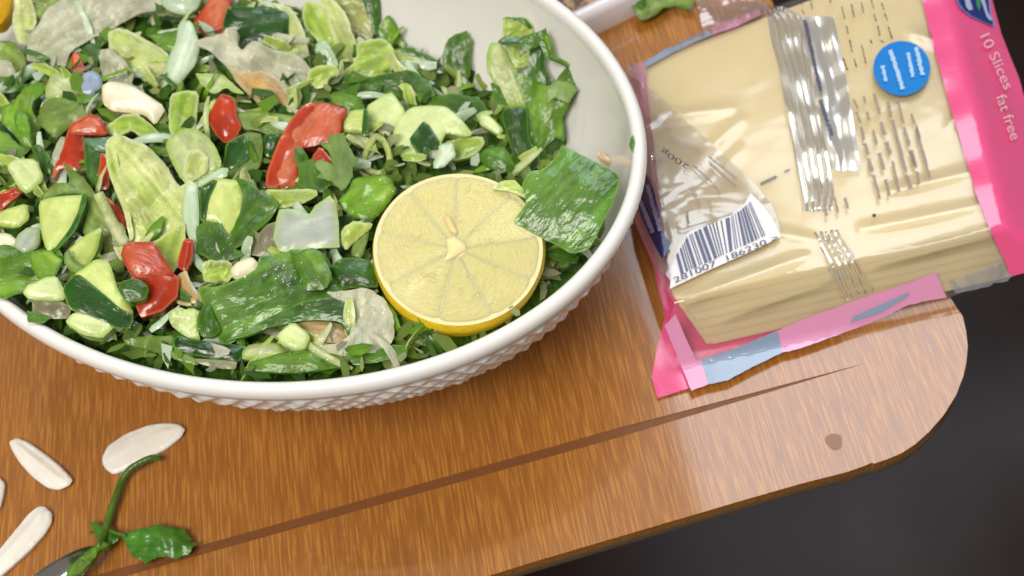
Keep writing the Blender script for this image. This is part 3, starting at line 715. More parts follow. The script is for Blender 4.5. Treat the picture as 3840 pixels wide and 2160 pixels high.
par('folded green leaf beside the cut scallion tube', 'A3', [(1635, 560), (1800, 465), (1900, 440), (1985, 395), (2000, 480), (2055, 680), (2095, 780), (2174, 810), (2174, 850), (2050, 820), (1960, 760), (1900, 600), (1800, 660), (1630, 770)], FM, lift=.013, face=.8)
par('spiky green parsley sprig hanging on the right inner wall', 'R3', [(905, 410), (940, 440), (990, 520), (1033, 600), (960, 690), (940, 720), (890, 820), (850, 900), (858, 1085), (790, 1050), (740, 1100), (660, 1180), (585, 1100), (575, 850), (560, 700), (485, 590), (480, 565), (560, 590), (740, 670), (800, 620), (880, 520)], FM, lift=.011, face=.75, wr=.0016, jag=2.5)
par('light underside patch on the spiky parsley sprig', 'R3', [(720, 690), (800, 630), (900, 640), (960, 690), (890, 800), (800, 760), (740, 780)], CI, lift=.0135, face=.75)
q = px('R3', [(715, 270), (745, 360), (765, 440), (820, 470), (885, 505)]); b0 = hit(*q[2]); b0 += (CAM - b0).normalized() * .010
tag(tube([onplane(x, y, b0, (CAM - b0).normalized()) for x, y in q], .0013, FM, 'parsley_stalk_piece', rend=.0009), 'arched green stem joining the spiky sprig on the inner wall', 'parsley', 'stalks of parsley in the salad')
sca('broad green scallion flap with shiny streaks lying over the lemon', 'R6', [(1460, 60), (1560, 120), (1700, 190), (1850, 275), (1830, 380), (1790, 500), (1690, 690), (1640, 765), (1525, 795), (1430, 740), (1350, 705), (1130, 592), (1180, 530), (1225, 470), (1190, 340), (1260, 255), (1330, 245), (1420, 150)], SG, **K(MID, lift=0, base=onlemon('R6', [(1500, 440)], .0065), grow=.02, th=.0016, dome=.001, wr=.0012, freq=60, bend=10, bdir=1.9, face=.55))
sca('bright lime leaf scrap on the lemon beside the broad flap', 'R6', [(980, 375), (1060, 325), (1140, 320), (1170, 350), (1235, 420), (1215, 440), (1120, 395)], LL, **K(TH, lift=0, base=onlemon('R6', [(1100, 370)], .003), th=.001))
sca('dark scallion strip dropping from the inner wall to the lemon', 'B3', [(1430, 180), (1560, 230), (1720, 190), (1745, 640), (1885, 800), (1875, 960), (1700, 1090), (1560, 1015), (1540, 820), (1440, 500), (1390, 330)], SD, **K(MID, lift=.010, dome=.003, edge=.004, face=.6))
sca('round green scallion ring end behind the top of the lemon', 'B3', [(1085, 890), (1110, 800), (1200, 740), (1400, 725), (1500, 850), (1565, 1000), (1450, 1090), (1200, 1010)], FM, **K(THK, lift=.008, dome=.004, edge=.005))
cuc('pale cucumber chunk with a dark green diamond of peel', 'B3', [(-20, 380), (160, 205), (400, 185), (620, 205), (800, 350), (965, 560), (830, 590), (620, 530), (545, 680), (480, 860), (420, 960), (390, 975), (10, 850), (-80, 600)], CP, skin=('B3', [(320, 385), (405, 450), (545, 680), (485, 855), (430, 940), (320, 880), (130, 640), (200, 540)]), **K(THK, lift=.013, dome=.002))
let('olive green soft bit right of the dark green diamond', 'B3', [(540, 700), (770, 610), (1100, 590), (1140, 680), (1080, 780), (900, 870), (740, 910), (560, 810)], LL, **K(MID, lift=.009, dome=.003, edge=.004))
let('bluish white bit between the dark green diamond and the lemon', 'B3', [(540, 700), (720, 690), (750, 860), (640, 960), (600, 1010), (470, 1030), (450, 950), (500, 860)], SW, **K(MID, lift=.011))
cuc('small pale cucumber stick near the cream lettuce rib', 'B3', [(1075, 320), (1120, 280), (1210, 300), (1405, 490), (1340, 575), (1210, 500), (1090, 430)], CP, **K(MID, lift=.009, dome=.002))
par('dark leaf behind the pale chunk near the small cucumber stick', 'B3', [(450, 60), (700, 20), (1050, 60), (1200, 250), (1060, 330), (1050, 420), (850, 380), (650, 200), (480, 180)], FD, lift=.003)
par('dark green leaf over the bowl floor right of the upper lettuce wedge', 'A2', [(880, 1050), (1300, 1060), (1700, 1000), (1960, 970), (2174, 1100), (2250, 1300), (2000, 1400), (1700, 1270), (1400, 1240), (1100, 1250), (850, 1180)], FD, lift=.004, wr=.0014)
oni('yellowish white chunk above the leek ring', 'B2', [(1380, 170), (1500, 100), (1620, 20), (1710, 5), (1880, 250), (1820, 430), (1700, 490), (1655, 610), (1430, 440), (1380, 260)], CP, **K(THK, lift=.012, dome=.003, edge=.004))
cuc('yellow green cucumber cube touching the long tomato wedge', 'B2', [(995, 320), (1180, 235), (1365, 215), (1385, 560), (1260, 530), (1020, 515)], CF_, skin=('B2', [(1320, 220), (1370, 215), (1390, 570), (1290, 560), (1300, 400)]), **K(THK, lift=.014, dome=.002))
par('dark green bit above the yellow green cucumber cube', 'B2', [(840, 20), (1000, -20), (1260, 60), (1330, 200), (1100, 240), (1060, 180), (900, 130)], FM, lift=.006)
tom('long red tomato wedge in the centre of the salad', 'B2', [(560, 150), (680, 145), (800, 155), (950, 190), (1085, 260), (1000, 370), (990, 550), (850, 660), (700, 695), (480, 735), (450, 950), (435, 1245), (10, 1260), (25, 1050), (180, 650), (330, 380), (450, 230)], TF, parts=['flesh', ('skin', 'B2', [(560, 150), (650, 180), (640, 300), (480, 520), (330, 800), (240, 1000), (180, 1240), (10, 1255), (25, 1050), (180, 650), (330, 380), (450, 230)], TO, dict(up=.0012, th=.003, dome=.001))], **K(THK, lift=.015, dome=.003, edge=.004))
par('grey green jagged coriander leaf beside the long tomato wedge', 'B2', [(850, 545), (875, 600), (930, 565), (1050, 555), (1075, 640), (1110, 740), (1175, 850), (1235, 900), (1150, 1000), (1155, 1120), (1100, 1230), (1015, 1315), (880, 1180), (680, 1115), (755, 1070), (700, 1020), (660, 970), (690, 910), (760, 895), (830, 920), (905, 965), (870, 860), (830, 770), (740, 695), (745, 650), (860, 690), (840, 620)], CI, lift=.021, wr=.0010, jag=2.0)
tom('small deep red tomato bit peeping behind the coriander leaf', 'B2', [(615, 870), (740, 725), (910, 960), (690, 1040)], TO, **K(MID, lift=.013))
# leek ring
q = px('B2', [(1490, 585), (1600, 660), (1670, 860), (1640, 1030), (1500, 1090), (1360, 1020), (1330, 870), (1400, 700)])
b0 = hit(*q[0]); b0 += (CAM - b0).normalized() * .012; nn = (Vector((0, 0, .5)) + (CAM - b0).normalized() * .5).normalized()
rp_ = [onplane(x, y, b0, nn) for x, y in q]; rp_ += rp_[:2]
tag(tube(rp_, .0013, LY, 'leek_ring', n=8), 'thin pale leek ring with a dark hole near the lemon', 'leek')
par('olive leaf under the coriander leaf down to the onion square', 'B2', [(450, 960), (620, 900), (720, 1060), (900, 1200), (760, 1320), (560, 1420), (430, 1400)], FD, lift=.010)
let('bright green wet leaf between the onion square and the lemon', 'X', [(1328, 672), (1380, 662), (1430, 658), (1462, 672), (1482, 720), (1452, 762), (1420, 802), (1390, 818), (1340, 818), (1300, 792), (1268, 760), (1308, 720)], FB, **K(MID, lift=.013, dome=.002, wr=.001))
oni('translucent whitish onion square left of the lemon', 'C2', [(190, 325), (300, 310), (400, 320), (580, 375), (650, 270), (740, 215), (840, 145), (915, 230), (955, 500), (965, 810), (700, 825), (510, 850), (460, 940), (385, 845), (250, 865), (180, 850), (110, 690), (155, 430)], ON, **K(MID, lift=.018, dome=.002, edge=.004, wr=.0004, smooth=0))
let('small lime wedge touching the left rim of the lemon', 'C2', [(1010, 640), (1060, 560), (1200, 475), (1310, 495), (1430, 500), (1400, 570), (1180, 745), (1080, 860), (1015, 730)], LL, **K(MID, lift=.013, dome=.002))
let('grey green stalk below the small lime wedge', 'C2', [(1180, 760), (1390, 580), (1380, 700), (1300, 965), (1150, 930)], FO, **K(MID, lift=.009))
sca('dark scallion tube tucked under the left of the lemon', 'C2', [(850, 1120), (1000, 985), (1250, 975), (1420, 1030), (1510, 1350), (1400, 1360), (1150, 1365), (1000, 1400), (920, 1250)], SD, **K(THK, lift=.010, dome=.004, edge=.006))
# --- lower middle
sca('big curved leek leaf with droplets at the front of the salad', 'R5', [(95, 850), (200, 855), (300, 825), (400, 790), (480, 740), (500, 655), (650, 640), (720, 605), (790, 625), (860, 600), (925, 640), (985, 780), (1060, 870), (1035, 950), (960, 945), (780, 975), (600, 1055), (430, 1155), (280, 1225), (225, 1190), (190, 1080), (130, 970)], SG, **K(MID, lift=.016, th=.0014, dome=.001, wr=.0012, freq=60, bend=6, bdir=2.6))
sca('dark turned under edge of the big curved leek leaf', 'R5', [(780, 972), (960, 940), (1030, 950), (1070, 980), (1135, 1080), (1110, 1125), (1120, 1240), (1095, 1180), (1030, 1095), (900, 1085), (780, 1090), (590, 1130), (420, 1195), (280, 1228), (430, 1153), (600, 1053)], SD, **K(MID, lift=.0135, th=.0014))
sca('folded end of the big leek leaf with a row of drops', 'R5', [(700, 620), (760, 640), (790, 620), (860, 600), (925, 640), (985, 790), (940, 870), (800, 880), (770, 780)], FM, **K(MID, lift=.0185, th=.0014, dome=.002, edge=.004))
piece('pumpkin_seed', 'tan seed half hidden under the big curved leek leaf', 'seed', None, 'R5', [(760, 1130), (800, 1090), (930, 1085), (1060, 1130), (1110, 1190), (1080, 1240), (950, 1240), (850, 1215)], veg('tan_seed', (176, 150, 104), (150, 124, 84), (190, 170, 130), .0012, vein=.2, sss=.1, bump=.4), **K(MID, lift=.008, dome=.003, edge=.004))
let('translucent greyish lettuce cup in front of the lemon', 'R5', [(950, 910), (1100, 895), (1240, 890), (1340, 960), (1395, 1080), (1395, 1230), (1290, 1305), (1100, 1320), (950, 1295), (880, 1250), (1000, 1240), (1110, 1200), (1130, 1090), (1050, 970)], LG, **K(MID, lift=.010, wr=.0018, freq=90, dome=.003, edge=.005))
cuc('small pale cucumber cube at the front under the leek leaf', 'R5', [(615, 1190), (720, 1098), (835, 1190), (805, 1275), (740, 1295), (640, 1245)], CP, **K(THK, lift=.014, dome=.002))
sca('glassy green stub in front of the whole scallion leaf', 'D1', [(1490, 1150), (1600, 1055), (1900, 1025), (2110, 1160), (2110, 1250), (1500, 1265)], LP, **K(MID, lift=.006, dome=.003))
sca('green scallion bit touching the front rim', 'D2', [(-200, 1290), (0, 1255), (160, 1190), (320, 1150), (560, 1110), (760, 1280), (900, 1295), (1110, 1345), (700, 1410), (350, 1440), (0, 1435), (-230, 1400)], FM, **K(MID, lift=.006, dome=.003, edge=.005))
par('dark leaf along the front rim below the lettuce cup', 'D2', [(1090, 1185), (1400, 1150), (1700, 1070), (1900, 1080), (1885, 1180), (1500, 1300), (1200, 1330)], FD, lift=.006)
cuc('lumpy pale cucumber core in the lower left front', 'D1', [(480, 650), (620, 575), (760, 580), (900, 590), (865, 720), (865, 830), (905, 985), (760, 970), (640, 890), (520, 790)], CP, **K(MID, lift=.010, wr=.0022, freq=330, th=.005))
sca('round dark green pepper like lobe left of the big leek leaf', 'D1', [(950, 520), (1040, 530), (1100, 700), (1190, 860), (1080, 950), (930, 940), (865, 820), (885, 690)], FD, **K(MID, lift=.012, dome=.004, edge=.006))
cuc('long dark cucumber peel lying along the front rim', 'D1', [(530, 1090), (620, 940), (800, 1000), (1400, 1060), (1560, 1100), (1400, 1300), (1150, 1260), (800, 1200)], CS, **K(MID, lift=.007, dome=.003, edge=.004))
let('olive translucent strip touching the front rim', 'D1', [(520, 1140), (700, 1170), (880, 1250), (860, 1340), (530, 1250)], FO, **K(TH, lift=.006, th=.001))
oni('brownish onion strip along the front rim', 'D1', [(870, 1255), (1100, 1270), (1400, 1290), (1375, 1395), (1150, 1380), (900, 1320)], GR, **K(TH, lift=.006, th=.001))
let('grassy green shreds along the front rim at the left', 'D1', [(-100, 1000), (300, 960), (560, 930), (560, 1050), (400, 1060), (500, 1130), (520, 1230), (200, 1140), (-60, 1060)], FO, **K(TH, lift=.005, wr=.0016, jag=3))
# --- lower left
cuc('cucumber half slice with green peel at the left', 'R4', [(268, 290), (350, 262), (450, 250), (560, 242), (575, 290), (510, 470), (400, 595), (320, 605), (285, 480)], CF_, skin=('R4', [(555, 242), (590, 240), (575, 320), (510, 480), (400, 600), (375, 590), (470, 470), (530, 350)]), **K(THK, lift=.016, dome=.001))
cuc('large dark cucumber wedge at the lower left front', 'R4', [(435, 870), (530, 770), (560, 755), (650, 685), (740, 700), (800, 900), (890, 1010), (895, 1075), (870, 1145), (780, 1135), (600, 1045), (480, 1005)], CF_, skin=('R4', [(438, 870), (530, 778), (640, 862), (740, 945), (800, 1000), (890, 1050), (892, 1080), (870, 1143), (780, 1133), (600, 1043), (480, 1003)]), **K(THK, lift=.013, dome=.002, edge=.003))
cuc('olive cucumber wedge above the large dark one', 'R4', [(460, 620), (520, 560), (600, 500), (690, 460), (655, 620), (575, 745), (480, 745), (445, 660)], CF_, **K(THK, lift=.012, dome=.002))
let('small green lettuce shell holding the olive cucumber wedge', 'R4', [(440, 640), (470, 600), (490, 680), (560, 720), (590, 730), (560, 770), (480, 755), (440, 700)], FO, **K(TH, lift=.015))
tom('red tomato wedge with a pink top at the lower left', 'R4', [(850, 590), (900, 568), (1040, 568), (1100, 660), (1170, 770), (1205, 800), (1195, 920), (1100, 1010), (960, 1055), (925, 980), (1010, 900), (990, 840), (920, 820), (870, 740), (828, 650)], TO, parts=['skin', ('flesh', 'R4', [(850, 590), (900, 568), (1040, 568), (1100, 660), (1170, 770), (1120, 790), (1000, 800), (925, 800), (870, 740), (830, 650)], TF, dict(up=.0014, th=.003))], **K(THK, lift=.017, dome=.004, edge=.005, smooth=0))
sca('round dark scallion disc on the side of the red tomato wedge', 'R4', [(805, 880), (830, 825), (930, 805), (1005, 860), (985, 945), (860, 965)], SD, **K(THK, lift=.022, dome=.002, edge=.003))
tom('thin red tomato sliver right of the pink topped wedge', 'R4', [(1250, 535), (1315, 548), (1305, 660), (1262, 768), (1200, 712)], TO, **K(MID, lift=.014, dome=.002))
let('lime green scrap above the thin red sliver', 'R4', [(1030, 560), (1130, 500), (1250, 425), (1255, 530), (1215, 700), (1160, 770), (1100, 670), (1040, 590)], LL, **K(TH, lift=.012, th=.001))
q = px('R4', [(665, 225), (715, 330), (780, 460), (850, 575)]); b0 = hit(*q[1]); b0 += (CAM - b0).normalized() * .019
tag(tube([onplane(x, y, b0, (CAM - b0).normalized()) for x, y in q], .0019, LP, 'lettuce_stalk', rend=.0024), 'pale stalk leading down to the pink topped tomato wedge', 'stalk')
tom('dark red tomato bit behind the pale stalk', 'R4', [(710, 245), (800, 310), (880, 410), (840, 480), (765, 390)], TO, **K(MID, lift=.009))
sca('white root strip running down right of the large wet leaf', 'R4', [(1255, 180), (1340, 170), (1352, 350), (1345, 510), (1345, 640), (1400, 700), (1380, 760), (1310, 690), (1290, 540), (1240, 420)], SW, **K(MID, lift=.012, dome=.002))
cuc('cucumber piece wrapped in dark peel right of the large wet leaf', 'R4', [(1365, 190), (1440, 140), (1480, 130), (1620, 150), (1650, 270), (1645, 500), (1530, 580), (1500, 420), (1400, 420), (1365, 400)], CF_, skin=('R4', [(1360, 190), (1440, 138), (1475, 145), (1420, 260), (1395, 400), (1362, 395)]), **K(THK, lift=.015, dome=.002))
par('large dark parsley leaf around the peel wrapped cucumber', 'R5', [(340, 135), (430, 165), (520, 245), (560, 250), (615, 312), (560, 400), (470, 485), (440, 520), (400, 560), (330, 600), (395, 635), (300, 670), (200, 690), (85, 615), (80, 450), (140, 410), (230, 430), (290, 510), (370, 350), (385, 235)], FD, lift=.014, wr=.0014)
let('yellow lettuce rib under the long tomato wedge', 'R5', [(545, 200), (640, 210), (780, 200), (870, 200), (880, 240), (800, 290), (690, 320), (620, 330), (560, 260)], LL, **K(MID, lift=.012, dome=.002))
let('brownish translucent scrap left of the onion square', 'R5', [(440, 540), (540, 440), (610, 420), (600, 560), (650, 630), (520, 650), (430, 640)], GR, **K(TH, lift=.009, th=.001))
let('glinting yellow bit under the large dark parsley leaf', 'R5', [(110, 700), (160, 680), (300, 690), (310, 780), (270, 830), (120, 830)], LL, **K(MID, lift=.012, wr=.001, freq=250))
oni('pinkish white wet onion bit above the big leek leaf', 'R5', [(300, 740), (350, 690), (440, 660), (480, 700), (470, 760), (350, 815), (310, 790)], OW, **K(MID, lift=.0165, dome=.003, edge=.003))
let('tan soft bit right of the red tomato wedge', 'R4', [(1200, 790), (1270, 760), (1300, 840), (1370, 940), (1360, 1000), (1210, 980), (1190, 920)], LT, **K(MID, lift=.010, wr=.001))
cuc('two toned pale cucumber block resting at the lower left rim', 'R4', [(450, 1105), (490, 1050), (540, 1028), (600, 1040), (690, 1070), (785, 1112), (740, 1160), (690, 1205), (560, 1182)], CP, **K(THK, lift=.010, dome=.002))
cuc('pale ridged cucumber block at the far left by the rim', 'R4', [(160, 900), (190, 850), (250, 830), (300, 800), (380, 790), (440, 900), (425, 955), (200, 945)], CP, **K(THK, lift=.013, dome=.002))
oni('brownish grey onion skin resting on the rim at the left', 'D0', [(440, 460), (620, 460), (820, 480), (965, 560), (920, 700), (700, 700), (560, 650), (450, 630)], GR, **K(TH, lift=.008, th=.001, wr=.001))
par('green flake stuck on the rim at the lower left', 'D0', [(370, 600), (450, 610), (560, 640), (690, 690), (560, 775), (380, 745)], FM, lift=.0025, z=None)
par('leafy green parsley bunch at the left edge above the rim', 'R4', [(-80, 600), (80, 590), (160, 640), (260, 610), (380, 600), (440, 700), (390, 760), (300, 800), (240, 830), (170, 900), (60, 930), (-80, 930)], FM, lift=.010, wr=.002)
par('brighter green leaf on top of the leafy bunch', 'R4', [(200, 620), (340, 610), (420, 680), (380, 770), (280, 820), (220, 740)], FB, lift=.0125, wr=.001)
let('olive flat leaf arching over the cucumber half slice', 'R4', [(275, 290), (300, 230), (380, 172), (490, 170), (430, 25), (500, 80), (570, 130), (645, 235), (720, 370), (800, 570), (840, 650), (830, 760), (690, 690), (680, 470), (560, 520), (595, 250), (540, 235), (420, 240)], FO, **K(TH, lift=.011, th=.001, wr=.001))
cuc('pale cube of cucumber at the left edge', 'R4', [(45, 40), (110, -5), (245, 0), (295, 130), (185, 225), (130, 190)], CP, **K(THK, lift=.014, dome=.002))
sca('dark teal peel strip above the pale cube at the left', 'B0', [(420, 740), (520, 690), (660, 830), (740, 1000), (700, 1100), (620, 1090)], SD, **K(MID, lift=.009))
cuc('light green cucumber bit at the left edge below the dark red one', 'R4', [(-60, 400), (20, 345), (180, 295), (195, 400), (120, 460), (-60, 440)], CF_, **K(MID, lift=.010, dome=.002))
oni('bluish white glinting onion bit at the left edge', 'R4', [(120, 510), (190, 455), (272, 468), (262, 585), (165, 650), (95, 590)], ON, **K(MID, lift=.014, dome=.003))
oni('pinkish white onion bit at the left edge beside the bluish one', 'R4', [(-60, 500), (60, 500), (130, 560), (100, 610), (-60, 600)], OW, **K(MID, lift=.011, dome=.002))
tom('dark red tomato bit at the left edge', 'R4', [(-80, 260), (110, 185), (140, 235), (0, 345), (25, 390), (-80, 440)], TO, **K(MID, lift=.008))
# on the wall and the rim
cb_ = piece('reflection_piece', 'tan reflection modelled as a thin piece on the inner wall right of the broad scallion flap', 'reflection_piece', None, 'R3', [(1110, 1190), (1150, 1180), (1200, 1215), (1310, 1250), (1302, 1305), (1220, 1280), (1150, 1260)], veg('tan_reflection', (205, 178, 140), (190, 160, 116), None), **K(MID, lift=.001, th=.0015, face=.9))  # tan reflection in the china, put on as a thin coloured piece
rf = onz(1700 + 1385 / 2.07, 1115 / 2.07, .0852)
par('tiny dark green fleck on the right rim', 'R3', [(1393, 1048), (1405, 1110), (1390, 1182), (1372, 1150), (1364, 1125), (1375, 1080)], SD, base=rf, lift=.0004, jag=0)
# loose shreds and bits that fill the bowl between the pieces
def bits(name, label, n, mats, smin, smax, seed, depth, ground=False):
    rnd = random.Random(seed); vs, fs, mi, lv = [], [], [], []
    made = 0
    while made < n:
        x, y = rnd.uniform(-150, 2350), rnd.uniform(-120, 1420)
        p = hit(x, y)
        if zwall(p.x, p.y) > zsal(p.x, p.y) - .001 or bowl_d(p.x, p.y) < .010: continue
        p = p - ray(x, y) * -rnd.uniform(*depth)
        nrm = Vector((rnd.gauss(0, .5), rnd.gauss(0, .5) - .3, 1)).normalized()
        a = nrm.orthogonal().normalized(); a = Matrix.Rotation(rnd.uniform(0, 6.28), 3, nrm) @ a; b = nrm.cross(a)
        L = rnd.uniform(smin, smax); W_ = L * rnd.uniform(.3, .8); cv = rnd.uniform(-40, 60)
        k = len(vs); N = rnd.choice((6, 7, 9)); W_ *= rnd.uniform(.6, 1)
        vs.append(tuple(p)); lv.append((rnd.random(), 0, 0))
        for i in range(N):
            an = i / N * math.tau; rr = rnd.uniform(.5, 1.2)
            u, v_ = math.cos(an) * L * .5 * rr, math.sin(an) * W_ * .5 * rr
            vs.append(tuple(p + a * u + b * v_ - nrm * (cv * (u * u + .5 * v_ * v_)))); lv.append((made + u, v_, 0))
        for i in range(N):
            fs.append((k, k + 1 + i, k + 1 + (i + 1) % N)); mi.append(made % len(mats))
        made += 1
    if ground:
        k = len(vs); n1, n2 = 40, 120
        for j in range(n1):
            for i in range(n2):
                f_ = 1 - .985 * j / (n1 - 1); a = i / n2 * math.tau
                q = BC + E1 * ((BA - .0075) * f_ * math.cos(a)) + E2 * ((BB - .0075) * f_ * math.sin(a))
                zz = max(zsal(q.x, q.y) - .0075 + .004 * noise.noise(q * 120), zwall(q.x, q.y) + .0006 if bowl_d(q.x, q.y) > .02 else -1)
                if zsal(q.x, q.y) - .004 < zwall(q.x, q.y): zz = zwall(q.x, q.y) - .002
                vs.append((q.x, q.y, zz)); lv.append((q.x * 3, q.y * 3, 0))
        for j in range(n1 - 1):
            for i in range(n2):
                if any(zsal(vs[k + jj * n2 + ii][0], vs[k + jj * n2 + ii][1]) - .004 < zwall(vs[k + jj * n2 + ii][0], vs[k + jj * n2 + ii][1]) for jj in (j, j + 1) for ii in (i, (i + 1) % n2)): continue
                fs.append((k + j * n2 + i, k + j * n2 + (i + 1) % n2, k + (j + 1) * n2 + (i + 1) % n2, k + (j + 1) * n2 + i)); mi.append(0)
    me = mesh(name, vs, fs)
    me.attributes.new('luv', 'FLOAT_VECTOR', 'POINT').data.foreach_set('vector', [c for q in lv for c in q])
    me.attributes.new('edge', 'FLOAT', 'POINT').data.foreach_set('value', [.005] * len(vs))
    o = link(name, me, mats); me.polygons.foreach_set('material_index', mi); me.update()
    o['kind'] = 'stuff'; o['label'] = label; o['category'] = 'salad greens'
    return o
bits('chopped_parsley', 'finely chopped dark parsley filling the bowl between the larger pieces', 1500, [FD, SD, FM, FD, FO], .008, .018, 3, (.001, .010), True)
bits('chopped_lettuce', 'small pale lettuce shreds mixed through the chopped parsley', 520, [LP, LL, FO, LY], .005, .015, 5, (.000, .005))
bits('herb_scraps', 'small torn parsley and scallion scraps scattered over the salad', 330, [FD, FM, SD, FB, FO, FO], .005, .012, 8, (-.009, -.002))
def shreds(name, label, n, mats, seed):
    rnd = random.Random(seed); vs, fs, mi, lv = [], [], [], []; made = 0
    while made < n:
        x, y = rnd.uniform(-150, 2300), rnd.uniform(-120, 1400)
        if ((x - 1722) / 345) ** 2 + ((y - 930) / 330) ** 2 < 1: continue
        p = hit(x, y)
        if zwall(p.x, p.y) > zsal(p.x, p.y) - .001 or bowl_d(p.x, p.y) < .016: continue
        p = p + ray(x, y) * rnd.uniform(-.010, .001)
        nrm = Vector((rnd.gauss(0, .4), rnd.gauss(0, .4) - .4, 1)).normalized()
        a = Matrix.Rotation(rnd.uniform(0, 6.28), 3, nrm) @ nrm.orthogonal().normalized(); b_ = nrm.cross(a)
        L = rnd.uniform(.009, .024); W_ = rnd.uniform(.0016, .0050); cv = rnd.uniform(5, 45); sw = rnd.uniform(-22, 22); tw = rnd.uniform(-.8, .8); k = len(vs); N = 9
        for i in range(N):
            t = i / (N - 1) * 2 - 1; u = t * L * .5
            w_ = W_ * .5 * (1 - .45 * abs(t) ** 3) * (1 + .3 * noise.noise(Vector((u * 300, made, 0))))
            c_ = p + a * u + b_ * (sw * u * u) - nrm * (cv * u * u) + nrm * .0008 * noise.noise(Vector((u * 260, made, 5)))
            r_ = (b_ * math.cos(tw * t) + nrm * math.sin(tw * t))
            for q_, h_ in ((-1, 0), (0, .16), (1, 0)):
                vs.append(tuple(c_ + r_ * w_ * q_ + nrm * w_ * h_ * 2)); lv.append((made * .37 + w_ * q_, u, 0))
        for i in range(N - 1):
            for q_ in (0, 1):
                m_ = k + i * 3 + q_; fs.append((m_, m_ + 1, m_ + 4, m_ + 3)); mi.append(made % len(mats))
        made += 1
    me = mesh(name, vs, fs)
    me.attributes.new('luv', 'FLOAT_VECTOR', 'POINT').data.foreach_set('vector', [c for q in lv for c in q])
    me.attributes.new('edge', 'FLOAT', 'POINT').data.foreach_set('value', [0.0 if i % 3 != 1 else .004 for i in range(len(vs))])
    o = link(name, me, mats); me.polygons.foreach_set('material_index', mi); me.update()
    o['kind'] = 'stuff'; o['label'] = label; o['category'] = 'salad greens'
shreds('lettuce_shreds', 'thin pale shreds of lettuce strewn through the salad', 230, [LP, LG, LY, LL, SW], 21)
shreds('green_shreds', 'thin green shreds of leaf strewn through the salad', 110, [FM, FD, FO, FB], 22)
bits('pale_scraps', 'tiny pale lettuce and cucumber scraps scattered over the salad', 260, [LP, CP, SW, LY, LG], .005, .011, 9, (-.009, -.002))
# ---------------------------------------------------------------- lemon half
lx = CR - n_ * CR.dot(n_); lx.normalize(); ly = n_.cross(lx)
lemon = empty('lemon_half', lc); tag(lemon, 'cut lemon half lying face up on the salad at the front right', 'lemon')
def lm(name, fn, nu, nv, mat, closed=True, smooth=True):
    vs = [tuple(fn(i, j)) for j in range(nv) for i in range(nu)]
    fs = [(j * nu + i, j * nu + (i + 1) % nu, (j + 1) * nu + (i + 1) % nu, (j + 1) * nu + i) for j in range(nv - 1) for i in range(nu)]
    return link(name, mesh(name, vs, fs, smooth), mat, lemon)
def rindf(i, j):
    a = i / 96 * math.tau; ph = j / 23 * math.pi / 2
    if j == 0: r, z = LR * .965, .0002
    else: r, z = LR * (math.cos(ph) ** .86) * (1.0 + .012 * math.sin(3 * a + 1)), -LR * 1.0 * math.sin(ph) - .0006
    if j == 23: z -= .002
    wob = .0002 * noise.noise(Vector((a * 6, ph * 12, 0)))
    return lx * (r + wob) * math.cos(a) + ly * (r + wob) * math.sin(a) + n_ * z
RIND = simple('lemon_rind', (0, 0, 0, 1))
RIND2 = simple('lemon_peel', lin((248, 208, 36)) + (1,), .36, .5, sss=.2, coat=.15, bump=.4, bscale=900)
lm('rind', rindf, 96, 24, RIND2)
PITH = simple('lemon_pith', lin((240, 230, 172)) + (1,), .45, .4, sss=.35, bump=.2, bscale=600)
lm('pith', lambda i, j: (lx * math.cos(i / 96 * math.tau) + ly * math.sin(i / 96 * math.tau)) * LR * (.972 - .97 * j / 7) + n_ * (.0003 + (.00030 if j > 0 else 0)), 96, 8, PITH)
def fleshmat():
    mt, nt, b, out = newmat('lemon_flesh'); L = nt.links.new
    at = nd(nt, 'ShaderNodeAttribute', attribute_name='luv')
    mp = nd(nt, 'ShaderNodeMapping'); mp.inputs['Scale'].default_value = (26, 260, 1)
    L(at.outputs['Vector'], mp.inputs['Vector'])
    n = nd(nt, 'ShaderNodeTexNoise'); n.inputs['Scale'].default_value = 1.0; n.inputs['Detail'].default_value = 3; n.inputs['Distortion'].default_value = .8
    L(mp.outputs['Vector'], n.inputs['Vector'])
    rp = nd(nt, 'ShaderNodeValToRGB'); rp.color_ramp.elements[0].position = .3; rp.color_ramp.elements[1].position = .75
    rp.color_ramp.elements[0].color = lin((218, 208, 128)) + (1,); rp.color_ramp.elements[1].color = lin((240, 232, 176)) + (1,)
    L(n.outputs['Fac'], rp.inputs['Fac']); L(rp.outputs['Color'], b.inputs['Base Color'])
    b.inputs['Roughness'].default_value = .22; b.inputs['Subsurface Weight'].default_value = .6; b.inputs['Subsurface Radius'].default_value = (1, .9, .35); b.inputs['Subsurface Scale'].default_value = .004
    b.inputs['Coat Weight'].default_value = .5; b.inputs['Coat Roughness'].default_value = .1
    v = nd(nt, 'ShaderNodeTexNoise'); v.inputs['Scale'].default_value = 1.0; v.inputs['Detail'].default_value = 2
    m2 = nd(nt, 'ShaderNodeMapping'); m2.inputs['Scale'].default_value = (40, 420, 1); L(at.outputs['Vector'], m2.inputs['Vector']); L(m2.outputs['Vector'], v.inputs['Vector'])
    bp = nd(nt, 'ShaderNodeBump'); bp.inputs['Strength'].default_value = .55; bp.inputs['Distance'].default_value = .0009
    L(v.outputs['Fac'], bp.inputs['Height']); L(bp.outputs['Normal'], b.inputs['Normal']); L(bp.outputs['Normal'], b.inputs['Coat Normal'])
    return mt
FL = fleshmat()
cx_, cy_ = -.0006, -.0006
offs = [0.0]
rs = random.Random(4)
NS = 9
angs = [i / NS * math.tau + rs.uniform(-.09, .09) + .22 for i in range(NS)]
